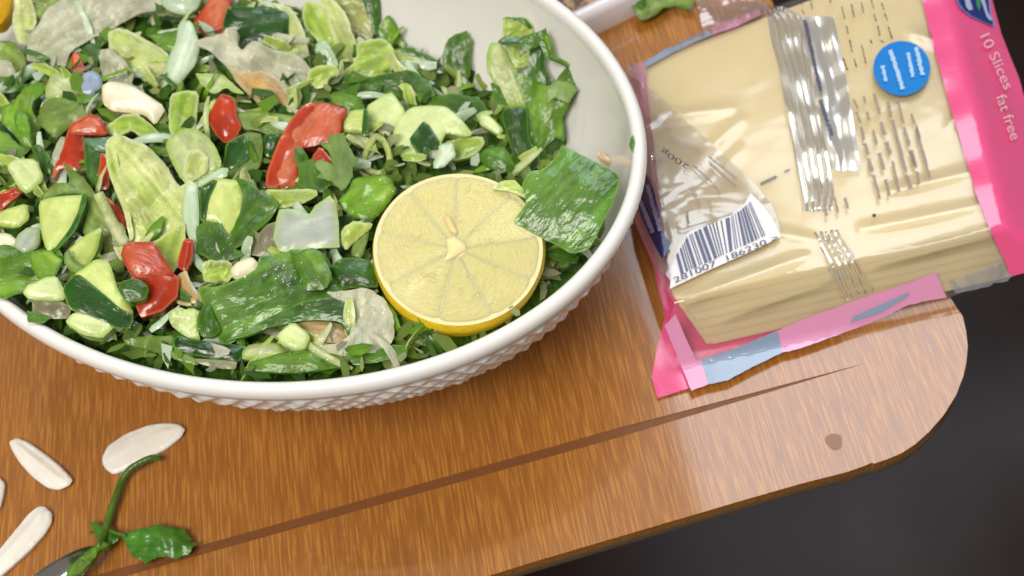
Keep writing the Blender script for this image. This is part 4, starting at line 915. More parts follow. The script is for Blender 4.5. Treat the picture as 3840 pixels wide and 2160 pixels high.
for s_ in range(NS):
    a0, a1 = angs[s_] + .004, (angs[s_ + 1] if s_ < NS - 1 else angs[0] + math.tau) - .004
    nu, nv = 16, 12; vs = []; lv = []
    for j in range(nv):
        for i in range(nu):
            ri = .11 + (.925 - .11) * j / (nv - 1); g = i / (nu - 1)
            # leave a constant gap for the membrane near the core
            sh = .012 * (1 - j / (nv - 1)) ; a = a0 + sh + (a1 - a0 - 2 * sh) * g
            e = min(g, 1 - g) * 2
            r = ri * LR
            if j == nv - 1: r = LR * (.925 - .02 * (1 - min(1, e * 3)) ** 2)
            h = .00064 + (.0004 + .0002 * noise.noise(Vector((a * 9, ri * 5, 8)))) * min(1, e * 2.2) * min(1, (1 - j / (nv - 1)) * 6) * min(1, j / 2) + .00012 * min(1, e * 3) * noise.noise(Vector((a * 14, ri * 9, 3)))
            vs.append(tuple((lx * math.cos(a) + ly * math.sin(a)) * r + (lx * cx_ + ly * cy_) * (1 - ri) + n_ * h)); lv.append((ri + s_, a * .1 * (.4 + ri), 0))
    fs = [(j * nu + i, j * nu + i + 1, (j + 1) * nu + i + 1, (j + 1) * nu + i) for j in range(nv - 1) for i in range(nu - 1)]
    me = mesh('segment', vs, fs); me.attributes.new('luv', 'FLOAT_VECTOR', 'POINT').data.foreach_set('vector', [c for q in lv for c in q])
    link('segment', me, FL, lemon)
def blob(name, px_pts, mat, up, th, dome=.0012):
    V_ = px('R6', px_pts); P = resample(chaikin(V_, 1), 6)
    V, F = triangulate(P, 8)
    vs = []
    for x, y in V:
        q_ = onplane(x, y, lc + n_ * up, n_); d = dist_poly((x, y), P) * .445 / FPX
        vs.append(tuple(q_ + n_ * dome * (1 - math.exp(-d / .001)) - lc))
    return link(name, mesh(name, vs, F), mat, lemon)
CORE = simple('lemon_core', lin((240, 226, 168)) + (1,), .4, .4, sss=.4, bump=.3, bscale=800)
blob('core', [(672, 716), (735, 695), (805, 745), (815, 790), (770, 818), (720, 850), (655, 870), (690, 800)], CORE, .0009, .001)
blob('seed', [(655, 575), (690, 550), (720, 580), (745, 640), (760, 670), (740, 690), (690, 660)], simple('lemon_seed', lin((232, 206, 146)) + (1,), .35, .5, sss=.3), .0009, .001, .0016)
# ---------------------------------------------------------------- drops of dressing
def drops(name, label, tile, pts, lift, mat):
    vs, fs = [], []
    for x, y, r in pts:
        (X, Y), = px(tile, [(x, y)])
        p = lift if isinstance(lift, Vector) else None
        if p is not None: c = onplane(X, Y, lift, n_)
        else:
            c = hit(X, Y); c = c + (CAM - c).normalized() * lift
        nn = (CAM - c).normalized(); nn = (nn + Vector((0, 0, 1))).normalized(); a = nn.orthogonal().normalized(); b = nn.cross(a)
        k = len(vs); ex = random.uniform(.8, 1.25)
        for j in range(4):
            ph = j / 3.4 * math.pi / 2
            for i in range(10):
                an = i / 10 * math.tau
                vs.append(tuple(c + (a * math.cos(an) * ex + b * math.sin(an)) * r * math.cos(ph) + nn * r * .6 * math.sin(ph)))
        vs.append(tuple(c + nn * r * .62))
        for j in range(3):
            for i in range(10): fs.append((k + j * 10 + i, k + j * 10 + (i + 1) % 10, k + (j + 1) * 10 + (i + 1) % 10, k + (j + 1) * 10 + i))
        for i in range(10): fs.append((k + 30 + i, k + 30 + (i + 1) % 10, k + 40))
    o = link(name, mesh(name, vs, fs), mat); o['kind'] = 'stuff'; o['label'] = label; o['category'] = 'droplets'
WET = film('dressing', (.8, .8, .7, 1), .02, .45, .05, 0, 50, fmin=.05)
rd = random.Random(11)
pts = [(rd.gauss(640, 90), rd.gauss(760, 60), rd.uniform(.0006, .0015)) for i in range(46)] + [(840, 690 + 22 * i, .0006) for i in range(6)] + [(605, 740, .0013), (690, 845, .0012), (830, 890, .0012), (575, 880, .0008)]
drops('dressing_drops', 'tiny glinting drops of dressing on the big leek leaf', 'R5', pts, .0195, WET)
pts = [(rd.uniform(300, 1250), rd.uniform(330, 1200), rd.uniform(.0002, .0006)) for i in range(44)] + [(820, 380, .0009), (960, 720, .0008), (985, 735, .0009), (845, 655, .0008), (330, 775, .0007), (380, 772, .0008), (420, 770, .0007)]
drops('juice_drops', 'tiny drops of juice on the cut face of the lemon', 'R6', [q for q in pts if ((q[0] - 765) / 540) ** 2 + ((q[1] - 760) / 480) ** 2 < 1], lc + n_ * .0013, WET)
pts = [(rd.uniform(20, 2300), rd.uniform(20, 1350), rd.uniform(.0005, .0015)) for i in range(260)]
pts = [q for q in pts if zsal(*hit(q[0], q[1])[:2]) > zwall(*hit(q[0], q[1])[:2]) and bowl_d(*hit(q[0], q[1])[:2]) > .012]
drops('oil_drops', 'scattered drops of oil on the salad', 'X', pts, .0165, WET)
# ---------------------------------------------------------------- packet of cheese slices
TL.update({'Q': (3400, 600, 2.898), 'U1': (2850, 0, 3.6233), 'U2': (2850, 350, 3.6233), 'U3': (2850, 750, 3.6233), 'V1': (2380, 400, 3.6233)})
ZT = .0225
cq = [onz(2412, 236, ZT), onz(3480, -170, ZT), onz(3735, 850, ZT), onz(2520, 1125, ZT)]
bo = (onz(2628, 1340, .003) - cq[3]); bo.z = 0
bo2 = (onz(3800, 965, .003) - cq[2]); bo2.z = 0
shift = (bo + bo2) * .5
pc = sum(cq, Vector()) / 4
pack = empty('cheese_packet', (pc.x, pc.y, .001)); tag(pack, 'clear and pink packet of sliced cheese lying over the table corner', 'food packet')
PI_ = Matrix.Translation((-pc.x, -pc.y, -.001))
def padd(o):
    o.parent = pack; o.matrix_parent_inverse = PI_; return o
CHEESE = simple('cheese', lin((226, 211, 166)) + (1,), .38, .4, sss=.35, bump=.08, bscale=120)
NSL = 6
names_ = ['top', 'second', 'third', 'fourth', 'fifth', 'sixth', 'bottom']
for i in range(NSL):
    t = i / (NSL - 1)
    hz = (ZT - .003) / NSL
    z1 = ZT - hz * i; z0 = z1 - hz
    o_ = shift * (t + random.uniform(-.001, .001))
    q = [Vector((p.x, p.y, 0)) + o_ + Vector((random.uniform(-.00004, .00004), random.uniform(-.00004, .00004), 0)) for p in cq]
    # rounded corners
    P = []
    for a in range(4):
        p, l, r = q[a], q[a - 1], q[(a + 1) % 4]
        P += [p + (l - p).normalized() * .004, p + ((l - p).normalized() + (r - p).normalized()) * .0009, p + (r - p).normalized() * .004]
    c0 = sum(P, Vector()) / len(P)
    me = prism([((p - c0).x, (p - c0).y) for p in P], z1, z0)
    for v_ in me.vertices:
        if v_.co.z < (z0 + z1) / 2: v_.co += shift * (1.0 / (NSL - 1))      # the cut side of the leaning stack
    o = link('cheese_slice', me, CHEESE, None, (c0.x, c0.y, 0)); bevel(o, .0004, 1) if i == 0 else None
    tag(o, ('pale yellow cheese slice on top of the stack in the packet' if i == 0 else 'pale yellow cheese slice at the bottom of the stack in the packet' if i == NSL - 1 else 'pale yellow cheese slice, %s from the top of the stack in the packet' % names_[i]), 'cheese', 'cheese slices in the packet')
FSL = (ZT - .003) / shift.length * .86
def edge_out(p):
    s = 0.0
    Q = [cq[0], cq[1], cq[2], cq[3]]
    w_ = (.9, .9, .55, .60)
    for i in range(4):
        a, b = Q[i], Q[(i + 1) % 4]
        e = (b - a); n = Vector((e.y, -e.x, 0)).normalized()
        if n.dot(pc - a) > 0: n = -n
        d = (p - a).dot(n)
        s = max(s, d * (1.5, .7, FSL, 1.25)[i])
    return s
def zfilm(x, y, up=0.0):
    z = ZT + .0012
    for _ in range(7):
        p = onz(x, y, z)
        zz = max(.0022, ZT + .0012 - max(0, edge_out(Vector((p.x, p.y, 0)) ) - .0026))
        z = z * .4 + zz * .6
    return z + up
def drape(name, tile, poly, mat, up=0.0, step=26, jag=0, wr=0.0, freq=60, zf=None, smooth=0, parent=True, ridge=None):
    P = px(tile, poly)
    if smooth: P = chaikin(P, smooth)
    P = resample(P, step * .8)
    if jag: P = [(x + random.uniform(-jag, jag), y + random.uniform(-jag, jag)) for x, y in P]
    V, F = triangulate(P, step)
    vs = []
    for x, y in V:
        z = zf(x, y) if zf else zfilm(x, y)
        p = onz(x, y, z + up)
        if wr: p.z += wr * noise.noise(Vector((p.x * freq, p.y * freq, up * 900)))
        vs.append(tuple(p))
    me = mesh(name, vs, F)
    a, b, c = (Vector(vs[i]) for i in F[0])
    if (b - a).cross(c - a).z < 0: me.flip_normals()
    o = link(name, me, mat)
    return padd(o) if parent else o
PINK = simple('pink_print', lin((234, 84, 140)) + (1,), .2, .5, bump=.25, bscale=90, coat=.5)
PALE = simple('pale_pink_film', lin((222, 150, 190)) + (1,), .2, .5, bump=.25, bscale=120, coat=.4)
GREY = simple('grey_blue_film', lin((140, 158, 184)) + (1,), .2, .5, bump=.25, bscale=120, coat=.4)
CLEAR = film('clear_film', (.74, .68, .64, 1), .08, 1.0, .16, .34, 24, fmin=.05)
HAZY = film('hazy_film', (.50, .44, .40, 1), .26, 1.2, .10, .45, 40, fmin=.06)
SILVER = film('silver_film', (.72, .76, .84, 1), .22, 2.2, .10, .6, 160, stretch=(1, .12, 1), fmin=.16)
flat_z = lambda x, y: .0012
drape('back_film', 'X', [(2465, 1494), (2443, 1414), (2462, 1320), (2493, 1190), (2470, 1090), (2449, 997), (2368, 811), (2345, 600), (2390, 300), (2460, 250), (2900, 80), (3400, -160), (3700, -200), (3760, 900), (3540, 1060), (3000, 1255), (2640, 1440)], PINK, zf=flat_z, wr=.0004)
CREASES = [((2480, 440), (2740, 405), .0010), ((2640, 580), (2770, 450), .0010), ((2690, 660), (2770, 560), .0008), ((3330, 720), (3660, 640), .0012), ((3230, 860), (3680, 770), .0011), ((3280, 985), (3740, 870), .0013), ((2560, 1130), (3020, 960), .0014), ((2700, 1190), (3100, 1050), .0010), ((3420, 120), (3520, 160), .0010), ((3560, 480), (3600, 400), .0012), ((2900, 870), (3050, 900), .0008)]
def zcrease(x, y):
    z = zfilm(x, y)
    for (ax, ay), (bx, by), h in CREASES:
        dx, dy = bx - ax, by - ay; t = max(0, min(1, ((x - ax) * dx + (y - ay) * dy) / (dx * dx + dy * dy)))
        d2 = (ax + dx * t - x) ** 2 + (ay + dy * t - y) ** 2
        if d2 < 6000: z += h * math.exp(-d2 / 420) * (.3 + .7 * math.sin(math.pi * (t * .8 + .1)))
    return z
front = drape('front_film', 'X', [(2352, 246), (2415, 222), (2620, 140), (2860, 45), (3300, -150), (3460, -200), (3500, 164), (3566, 410), (3650, 700), (3710, 848), (3790, 1036), (3640, 1085), (3555, 1116), (3300, 1190), (3000, 1300), (2930, 1320), (2650, 1440), (2590, 1460), (2552, 1360), (2500, 1230), (2530, 1140), (2449, 997), (2368, 811), (2330, 600)], CLEAR, wr=.0007, freq=26, up=.0004, step=15, zf=zcrease)
drape('seal_strip', 'P3', [(310, 1000), (375, 930), (440, 1080), (500, 1205), (535, 1212), (575, 1355), (470, 1392), (405, 1230)], PALE, up=.0012, step=18, jag=.8)
drape('seal_strip', 'P3', [(530, 1205), (700, 1150), (990, 1030), (1022, 1162), (820, 1260), (690, 1330), (590, 1352), (572, 1350)], GREY, up=.0014, step=18, jag=.8)
drape('seal_strip', 'X', [(2915, 1240), (3000, 1202), (3186, 1134), (3410, 1060), (3509, 1021), (3550, 1116), (3460, 1131), (3398, 1147), (3298, 1198), (3093, 1274), (3000, 1308), (2935, 1322)], PALE, up=.0013, step=18, jag=1.5)
drape('seal_mark', 'P4', [(300, 985), (325, 945), (450, 890), (655, 800), (662, 818), (560, 880), (480, 925)], GREY, up=.0019, step=14)
drape('seal_strip', 'P1', [(750, 215), (1130, 58), (1152, 112), (960, 205), (770, 272)], PALE, up=.0012, step=18)
drape('seal_strip', 'P1', [(232, 492), (400, 385), (590, 292), (735, 215), (768, 272), (640, 322), (430, 425), (260, 520)], GREY, up=.0012, step=18)
drape('seal_strip', 'P1', [(100, 500), (235, 486), (268, 560), (250, 640), (250, 850), (130, 620)], film('pink_haze', (.60, .34, .46, 1), .6, 1.0, .12, .3, 60), up=.0012, step=18)
drape('corner_film', 'Q', [(455, 1315), (600, 1262), (1035, 1092), (1072, 1170), (1135, 1262), (1100, 1305), (860, 1375), (640, 1432), (520, 1449), (500, 1370)], SILVER, up=.0016, step=14, wr=.0018, freq=260, jag=1.5)
band = [(3449, -40), (3498, 164), (3565, 410), (3647, 676), (3652, 712), (3708, 848), (3776, 997), (3792, 1036), (3900, 1010), (4000, 900), (3900, 560), (3821, 290), (3754, 126), (3712, -40)]
drape('pink_band', 'X', band, PINK, up=.0010, step=26, wr=.0016, freq=42)
# glued fold at the left end with the bar code
zflap = lambda x, y: zfilm(x, y) + .0014
drape('end_flap', 'X', [(2330, 270), (2416, 309), (2493, 377), (2590, 469), (2677, 546), (2735, 599), (2793, 652), (2836, 695), (2896, 768), (2921, 836), (2927, 873), (2927, 890), (2720, 985), (2511, 1081), (2514, 1047), (2449, 985), (2380, 830), (2330, 600)], HAZY, zf=zflap, wr=.0004, freq=50, step=16, smooth=1)
NAVY = simple('navy_print', lin((24, 26, 84)) + (1,), .3, coat=.4)
NAVY2 = simple('navy_text', lin((60, 58, 92)) + (1,), .4)
WHT = simple('white_print', lin((236, 232, 234)) + (1,), .35, coat=.3)
BRN = simple('brown_print', lin((104, 84, 66)) + (1,), .5)
BRD = simple('dark_brown_print', lin((62, 46, 36)) + (1,), .5)
GRY = simple('grey_text', lin((150, 132, 120)) + (1,), .5)
drape('barcode_label', 'P3', [(828, 200), (900, 270), (962, 355), (1012, 462), (860, 540), (600, 655), (340, 778), (350, 720), (345, 655), (400, 520), (460, 430), (600, 385), (720, 330), (790, 270)], WHT, zf=zflap, up=.0012, step=12)
zpr = lambda x, y: zfilm(x, y) + .0024
def quads(name, mat, qs, zf):
    vs, fs = [], []
    for q in qs:
        k = len(vs)
        vs += [tuple(onz(x, y, zf(x, y))) for x, y in q]; fs.append(tuple(range(k, k + len(q))))
    return padd(link(name, mesh(name, vs, fs, False), mat))
# bars
rb = random.Random(9); qs = []
s = 0.0
def lerp(a, b, t): return (a[0] + (b[0] - a[0]) * t, a[1] + (b[1] - a[1]) * t)
def topl(t):
    P = [(378, 575), (450, 455), (545, 405), (700, 345), (770, 300), (830, 245)]
    t *= len(P) - 1; i = min(int(t), len(P) - 2); return lerp(P[i], P[i + 1], t - i)
while s < 1:
    wd = rb.choice((.012, .012, .024, .036)); gp = rb.choice((.014, .014, .026))
    e = min(1, s + wd)
    bt = lambda t: lerp((408, 690), (925, 452), t)
    qs.append(px('P3', [topl(s), topl(e), bt(e), bt(s)])); s = e + gp
quads('barcode', NAVY, qs, lambda x, y: zflap(x, y) + .0018)
# navy emblem with two columns of pale print
drape('emblem', 'P3', [(185, 60), (215, 120), (245, 190), (272, 300), (300, 440), (348, 505), (300, 605), (262, 540), (220, 460), (170, 350), (120, 220)], NAVY, zf=zflap, up=.0026, step=8)
PLN = simple('pale_print', lin((150, 132, 160)) + (1,), .4)
def words(bands, gap=.18, jit=.12, rnd=random.Random(2), unit=6.5, rows=1):
    """rows of tiny letter blocks along a band given by its start, end and thickness in photo units"""
    qs = []
    if rows > 1:
        nb = []
        for (x0, y0), (x1, y1), th in bands:
            L = math.hypot(x1 - x0, y1 - y0); nx, ny = -(y1 - y0) / L, (x1 - x0) / L
            for r in range(rows):
                o = ((r + .5) / rows - .5) * th; e = rnd.uniform(.75, 1)
                nb.append(((x0 + nx * o, y0 + ny * o), (x0 + (x1 - x0) * e + nx * o, y0 + (y1 - y0) * e + ny * o), th / rows * .5))
        bands = nb
    for (x0, y0), (x1, y1), th in bands:
        L = math.hypot(x1 - x0, y1 - y0); ux, uy = (x1 - x0) / L, (y1 - y0) / L; nx, ny = -uy, ux
        t = 0
        while t < L:
            w_ = min(L - t, unit * rnd.uniform(.6, 1.3)); h0, h1 = th * rnd.uniform(.24, .46), th * rnd.uniform(.24, .46)
            e = t + w_ * .86
            qs.append([(x0 + ux * t - nx * h0, y0 + uy * t - ny * h0), (x0 + ux * e - nx * h0, y0 + uy * e - ny * h0), (x0 + ux * e + nx * h1, y0 + uy * e + ny * h1), (x0 + ux * t + nx * h1, y0 + uy * t + ny * h1)])
            t += w_
    return qs
def B(tile, lst):
    out = []
    for a, b, th in lst:
        (p,), (q,) = px(tile, [a]), px(tile, [b]); out.append((p, q, th / TL[tile][2]))
    return out
quads('emblem_text', PLN, words(B('P3', [((150, 215), (240, 440), 34), ((205, 150), (285, 430), 34)])), lambda x, y: zflap(x, y) + .0034)
quads('fine_print', BRD, words(B('U1', [((540, -20), (570, 70), 20), ((570, 130), (600, 200), 22), ((685, 0), (712, 125), 20), ((955, -10), (958, 50), 22), ((1110, 90), (1150, 260), 22), ((1240, 60), (1282, 235), 24), ((1380, 30), (1406, 170), 22), ((1510, 0), (1545, 115), 22), ((1550, 190), (1580, 295), 24), ((1600, 350), (1630, 485), 24), ((1170, 350), (1200, 465), 26), ((1215, 540), (1258, 715), 24), ((1380, 610), (1442, 870), 22), ((1655, 40), (1682, 140), 22), ((1690, 180), (1735, 285), 24), ((1740, 360), (1797, 530), 26), ((1130, 790), (1192, 960), 26), ((1280, 800), (1312, 915), 24), ((1500, 540), (1530, 600), 26), ((1640, 550), (1690, 580), 22)]), unit=16), zpr)
quads('fine_print', GRY, words(B('U2', [((1275, 80), (1325, 210), 52), ((1310, 250), (1365, 405), 56), ((1375, 450), (1415, 640), 56), ((1420, 680), (1470, 830), 74), ((1470, 890), (1525, 1060), 76), ((1540, 1110), (1630, 1440), 62), ((1405, 40), (1435, 130), 46), ((1450, 250), (1485, 370), 50), ((1535, 490), (1585, 700), 56), ((1620, 810), (1680, 1040), 66), ((1705, 1170), (1755, 1390), 62), ((1545, 0), (1630, 290), 56), ((1645, 390), (1695, 570), 72), ((1710, 660), (1775, 830), 80), ((1800, 920), (1885, 1340), 56), ((1735, 110), (1780, 330), 70), ((1795, 360), (1985, 1080), 66), ((1985, 1100), (2050, 1300), 72), ((1870, 110), (1950, 410), 52), ((1955, 460), (2030, 710), 66), ((2055, 770), (2125, 1010), 60), ((2050, 280), (2100, 420), 60), ((2120, 430), (2174, 620), 52)]) + B('P2', [((900, 1000), (1010, 1390), 36), ((850, 1170), (890, 1290), 36), ((905, 1330), (925, 1430), 34)]) + B('U3', [((1010, -40), (1060, 170), 52), ((1150, -30), (1195, 120), 56), ((880, 60), (905, 215), 50)])), zpr)
quads('flap_print', GRY, words(B('V1', [((130, 70), (560, 330), 90), ((450, 430), (930, 620), 90), ((170, 620), (480, 780), 90), ((160, 760), (240, 960), 60)]), unit=5, rows=5) + words(B('V1', [((1010, 680), (1390, 990), 34), ((1020, 780), (1380, 1090), 34), ((800, 800), (1050, 1030), 32), ((1070, 1060), (1165, 1175), 34)]), unit=14) + words(B('V1', [((775, 1070), (910, 1440), 60), ((990, 1250), (1060, 1440), 56), ((320, 1040), (390, 1380), 66)]), rows=2) + words(B('P3', [((440, 310), (455, 385), 24), ((385, 400), (405, 420), 26), ((320, 370), (345, 480), 34), ((410, 420), (715, 325), 12)])), lambda x, y: zflap(x, y) + .0016)
quads('print_mark', BRN, words(B('V1', [((1710, 1050), (1965, 930), 46), ((2035, 890), (2120, 850), 46)]), unit=200), lambda x, y: ZT + .0006)
dot = px('U3', [(1550, 210)])[0]
quads('speck', BRD, [[(dot[0] + 8 * math.cos(a), dot[1] + 7 * math.sin(a)) for a in [i * .785 for i in range(8)]]], zpr)
def text(name, s_, p0, p1, h, zf, mat, shear=0.0):
    cu = bpy.data.curves.new('text', 'FONT'); cu.body = s_; cu.size = 1.0; cu.fill_mode = 'FRONT' if hasattr(cu, 'fill_mode') else cu.fill_mode
    to = bpy.data.objects.new('text', cu); COL.objects.link(to)
    dg = bpy.context.evaluated_depsgraph_get(); dg.update()
    me0 = to.evaluated_get(dg).to_mesh()
    vv = [(v_.co.x, v_.co.y) for v_ in me0.vertices]; ff = [tuple(p.vertices) for p in me0.polygons]
    to.evaluated_get(dg).to_mesh_clear(); bpy.data.objects.remove(to); bpy.data.curves.remove(cu)
    x0 = min(v_[0] for v_ in vv); x1 = max(v_[0] for v_ in vv)
    L = math.hypot(p1[0] - p0[0], p1[1] - p0[1]); dx, dy = (p1[0] - p0[0]) / L, (p1[1] - p0[1]) / L
    vs = []
    for x, y in vv:
        t = (x - x0) / (x1 - x0) * L + shear * y * h
        X, Y = p0[0] + dx * t + dy * y * h / .72, p0[1] + dy * t - dx * y * h / .72
        vs.append(tuple(onz(X, Y, zf(X, Y))))
    return padd(link(name, mesh(name, vs, ff, False), mat))
PKT = simple('pale_pink_text', lin((250, 190, 206)) + (1,), .4)
zb = lambda x, y: zfilm(x, y) + .0030
a, b = px('P2', [(1398, 285), (1590, 700)]); text('lettering', '10 Slices', a, b, 40, zb, PKT)
a, b = px('P2', [(1520, 750), (1640, 1092)]); text('lettering', 'fat free', a, b, 40, zb, PKT)
a, b = px('V1', [(752, 800), (378, 566)]); text('lettering', '200g', a, b, 19, lambda x, y: zflap(x, y) + .0020, BRD)
a, b = px('P3', [(372, 742), (1000, 478)]); text('barcode_digits', '281007  186230 >', a, b, 22, lambda x, y: zflap(x, y) + .0020, NAVY2)
# blue round print
BLU = simple('blue_print', lin((0, 122, 205)) + (1,), .45, .25)
ctr = px('P2', [(790, 530)])[0]
drape('round_print', 'X', [(ctr[0] + 107 * math.cos(i / 40 * math.tau), ctr[1] + 102.5 * math.sin(i / 40 * math.tau)) for i in range(40)], BLU, up=.0028, step=18)
LBL = simple('light_blue_print', lin((176, 212, 242)) + (1,), .4)
quads('round_print_text', LBL, words(B('P2', [((640, 510), (668, 632), 40), ((700, 388), (800, 692), 44), ((838, 408), (878, 598), 40), ((900, 366), (952, 584), 44)]), unit=7), lambda x, y: zfilm(x, y) + .0036)
# blue oval emblem cut by the frame
drape('oval_print', 'LG', [(880, -120), (905, -20), (930, 60), (1000, 165), (1150, 290), (1350, 390), (1560, 465), (1600, 470), (1575, 380), (1530, 250), (1490, -120)], simple('pale_blue_print', lin((120, 150, 214)) + (1,), .3), up=.0029, step=16)
drape('oval_field', 'LG', [(910, -120), (935, -20), (958, 50), (1030, 155), (1170, 270), (1360, 368), (1545, 440), (1570, 440), (1545, 360), (1505, 240), (1470, -120)], simple('deep_blue_print', lin((10, 44, 120)) + (1,), .3), up=.0034, step=16)
quads('oval_lettering', simple('silver_print', lin((176, 184, 216)) + (1,), .4), [px('LG', q) for q in ([(1040, -60), (1130, -60), (1200, 170), (1130, 190), (1075, 120)], [(1320, -60), (1400, -60), (1470, 220), (1550, 350), (1520, 380), (1450, 310), (1400, 160)])], lambda x, y: zfilm(x, y) + .0040)
quads('oval_leaf', simple('green_print', lin((66, 140, 96)) + (1,), .4), [px('LG', [(1240, -60), (1320, -60), (1340, 110), (1310, 200), (1270, 110)])], lambda x, y: zfilm(x, y) + .0040)
# crimped back seam standing on the film
def ridged(name, left, right, nr, amp, mat, up, nu=60, nv=60, wr=.0008):
    def at(P, t):
        t *= len(P) - 1; i = min(int(t), len(P) - 2); return lerp(P[i], P[i + 1], t - i)
    vs = []
    for j in range(nv):
        for i in range(nu):
            t, v_ = j / (nv - 1), i / (nu - 1)
            x, y = lerp(at(left, t), at(right, t), v_)
            p = onz(x, y, zfilm(x, y) + up)
            env = min(1, 12 * t, 12 * (1 - t))
            p.z += env * amp * (math.sin(v_ * nr * math.tau + 1.6 * noise.noise(Vector((t * 3, v_ * 1.5, 0)))) + .35 * noise.noise(Vector((t * 5, v_ * nr * 2, 3)))) + wr * noise.noise(Vector((t * 8, v_ * 3, 7)))
            vs.append(tuple(p))
    fs = [(j * nu + i, j * nu + i + 1, (j + 1) * nu + i + 1, (j + 1) * nu + i) for j in range(nv - 1) for i in range(nu - 1)]
    me = mesh(name, vs, fs)
    return padd(link(name, me, mat))
SEAM = film('seam_film', (.70, .73, .80, 1), .08, .75, .13, .0, 90, fmin=.07)
ridged('back_seam', [(2850, 10), (2878, 69), (2891, 152), (2916, 262), (2933, 380), (2947, 447), (2969, 543), (2982, 626), (3005, 750), (3010, 795)], [(2955, 30), (3008, 69), (3022, 152), (3040, 262), (3060, 380), (3078, 447), (3098, 543), (3115, 626), (3130, 720), (3118, 792)], 5, .0015, SEAM, .0022)
ridged('seam_flap', [(3008, 62), (3022, 152), (3040, 262), (3060, 380), (3078, 447), (3098, 543), (3118, 640)], [(3126, 62), (3137, 116), (3156, 221), (3176, 304), (3190, 400), (3209, 516), (3228, 640)], 1.3, .0005, film('flap_sheen_film', (.80, .86, .94, 1), .34, .6, .16, .0, 60, fmin=.08), .0026, wr=.0006)  # the flap's bluish white sheen is put into the film's diffuse tint
quads('date_code', NAVY2, words(B('U1', [((610, 270), (825, 1240), 70)]) + B('U2', [((815, 90), (985, 575), 70)]), unit=11), lambda x, y: zfilm(x, y) + .0046)
ridged('seam_crimp', px('U3', [(720, 430), (860, 760), (1000, 1100), (1120, 1400)]), px('U3', [(1060, 400), (1250, 700), (1420, 1000), (1560, 1250)]), 4.5, .0011, film('crimp_film', (.7, .66, .6, 1), .03, .8, .12, .0, 120, fmin=.06), .0020)
# ---------------------------------------------------------------- seeds, sprig, spoon on the table
SEED = veg('white_seed', (250, 230, 218), (242, 220, 206), (252, 234, 218), .0012, k=1.2, blotch=.05, vein=.05, rough=.32, sss=.3, bump=.15, coat=.05)
gsd = 'white pumpkin seeds on the table'
for poly, lb in (([(730, 600), (770, 520), (900, 430), (1060, 370), (1200, 353), (1290, 368), (1325, 400), (1300, 450), (1200, 530), (1080, 600), (900, 690), (810, 725), (760, 690), (733, 650)], 'largest white pumpkin seed, touched by the green stalk'),
                 ([(65, 490), (120, 462), (200, 490), (330, 580), (440, 670), (522, 760), (500, 802), (420, 834), (340, 820), (230, 740), (140, 640), (80, 540)], 'greyish pumpkin seed pointing up left beside the largest one'),
                 ([(-140, 1420), (0, 1255), (100, 1130), (200, 1010), (270, 955), (320, 950), (372, 1000), (370, 1060), (320, 1150), (230, 1250), (100, 1370), (0, 1455), (-100, 1540)], 'long pumpkin seed cut by the left edge above the spoon'),
                 ([(-160, 760), (-60, 735), (0, 745), (36, 790), (22, 880), (0, 960), (-80, 1040), (-180, 1000)], 'pumpkin seed mostly cut off by the left edge')):
    o = piece('pumpkin_seed', lb, 'seed', gsd, 'S5', poly, SEED, z=.0020, th=.0018, dome=.0052, edge=.0062, wr=.0002, step=8, lip=.0007)
spr = onz(*px('S5', [(780, 1130)])[0], .003)
sprig = empty('parsley_sprig', spr); tag(sprig, 'parsley sprig with bent stalk and two leaves beside the seeds', 'parsley')
def zpts(tile, pts): return [onz(*px(tile, [(x, y)])[0], z) for x, y, z in pts]
STEM = veg('stem_green', (70, 106, 30), (88, 124, 42), None, sss=.1, k=1.0)
tube(zpts('S5', [(1140, 608, .004), (1080, 604, .006), (1000, 640, .006), (925, 690, .005), (872, 765, .004), (840, 860, .004), (800, 960, .004), (772, 1060, .004), (755, 1130, .005), (700, 1250, .009)]), .0012, STEM, 'stem', rend=.0016, parent=sprig)
tube(zpts('S5', [(775, 1120, .0045), (830, 1142, .006), (900, 1160, .0062)]), .0008, STEM, 'stem', rend=.0006, parent=sprig)
for poly, dm in (([(625, 1058), (690, 1052), (722, 1082), (770, 1068), (832, 1132), (855, 1185), (790, 1225), (720, 1190), (680, 1150), (632, 1138), (660, 1098)], .001),
                 ([(850, 1140), (980, 1122), (1060, 1112), (1130, 1083), (1200, 1098), (1262, 1094), (1325, 1112), (1330, 1150), (1368, 1172), (1362, 1202), (1435, 1216), (1385, 1238), (1350, 1292), (1250, 1312), (1150, 1312), (1062, 1346), (1040, 1366), (990, 1322), (942, 1312), (918, 1262), (888, 1195)], .001)):
    me, c0 = sheet('S5', poly, z=.005, th=.0005, dome=.0012, edge=.003, wr=.0018, freq=120, smooth=0, jag=3.2, step=9)
    o = link('leaf', me, veg('sprig_leaf', (56, 110, 26), (76, 134, 40), (60, 112, 30), .001, vein=.2, rough=.35, sss=.1, k=1.1), sprig); o.location = c0 - spr
sd_ = Vector((.8, -.6)); sc_ = (215, 2200)
c0 = onz(*sc_, .004); tipw = onz(383, 2074, .004); sidew = onz(215 - .6 * 60, 2200 - .8 * 60, .004)
ax_ = (tipw - c0); ay_ = (sidew - c0); ay_ = ay_ - ax_ * (ay_.dot(ax_) / ax_.dot(ax_))
spoon = empty('spoon', c0); tag(spoon, 'steel spoon tip holding chopped parsley at the lower left corner', 'spoon')
STEEL = simple('steel', (.62, .60, .58, 1), .16, .5); STEEL.node_tree.nodes['Principled BSDF'].inputs['Metallic'].default_value = 1
vs, fs = [], []
NR, NA = 10, 40
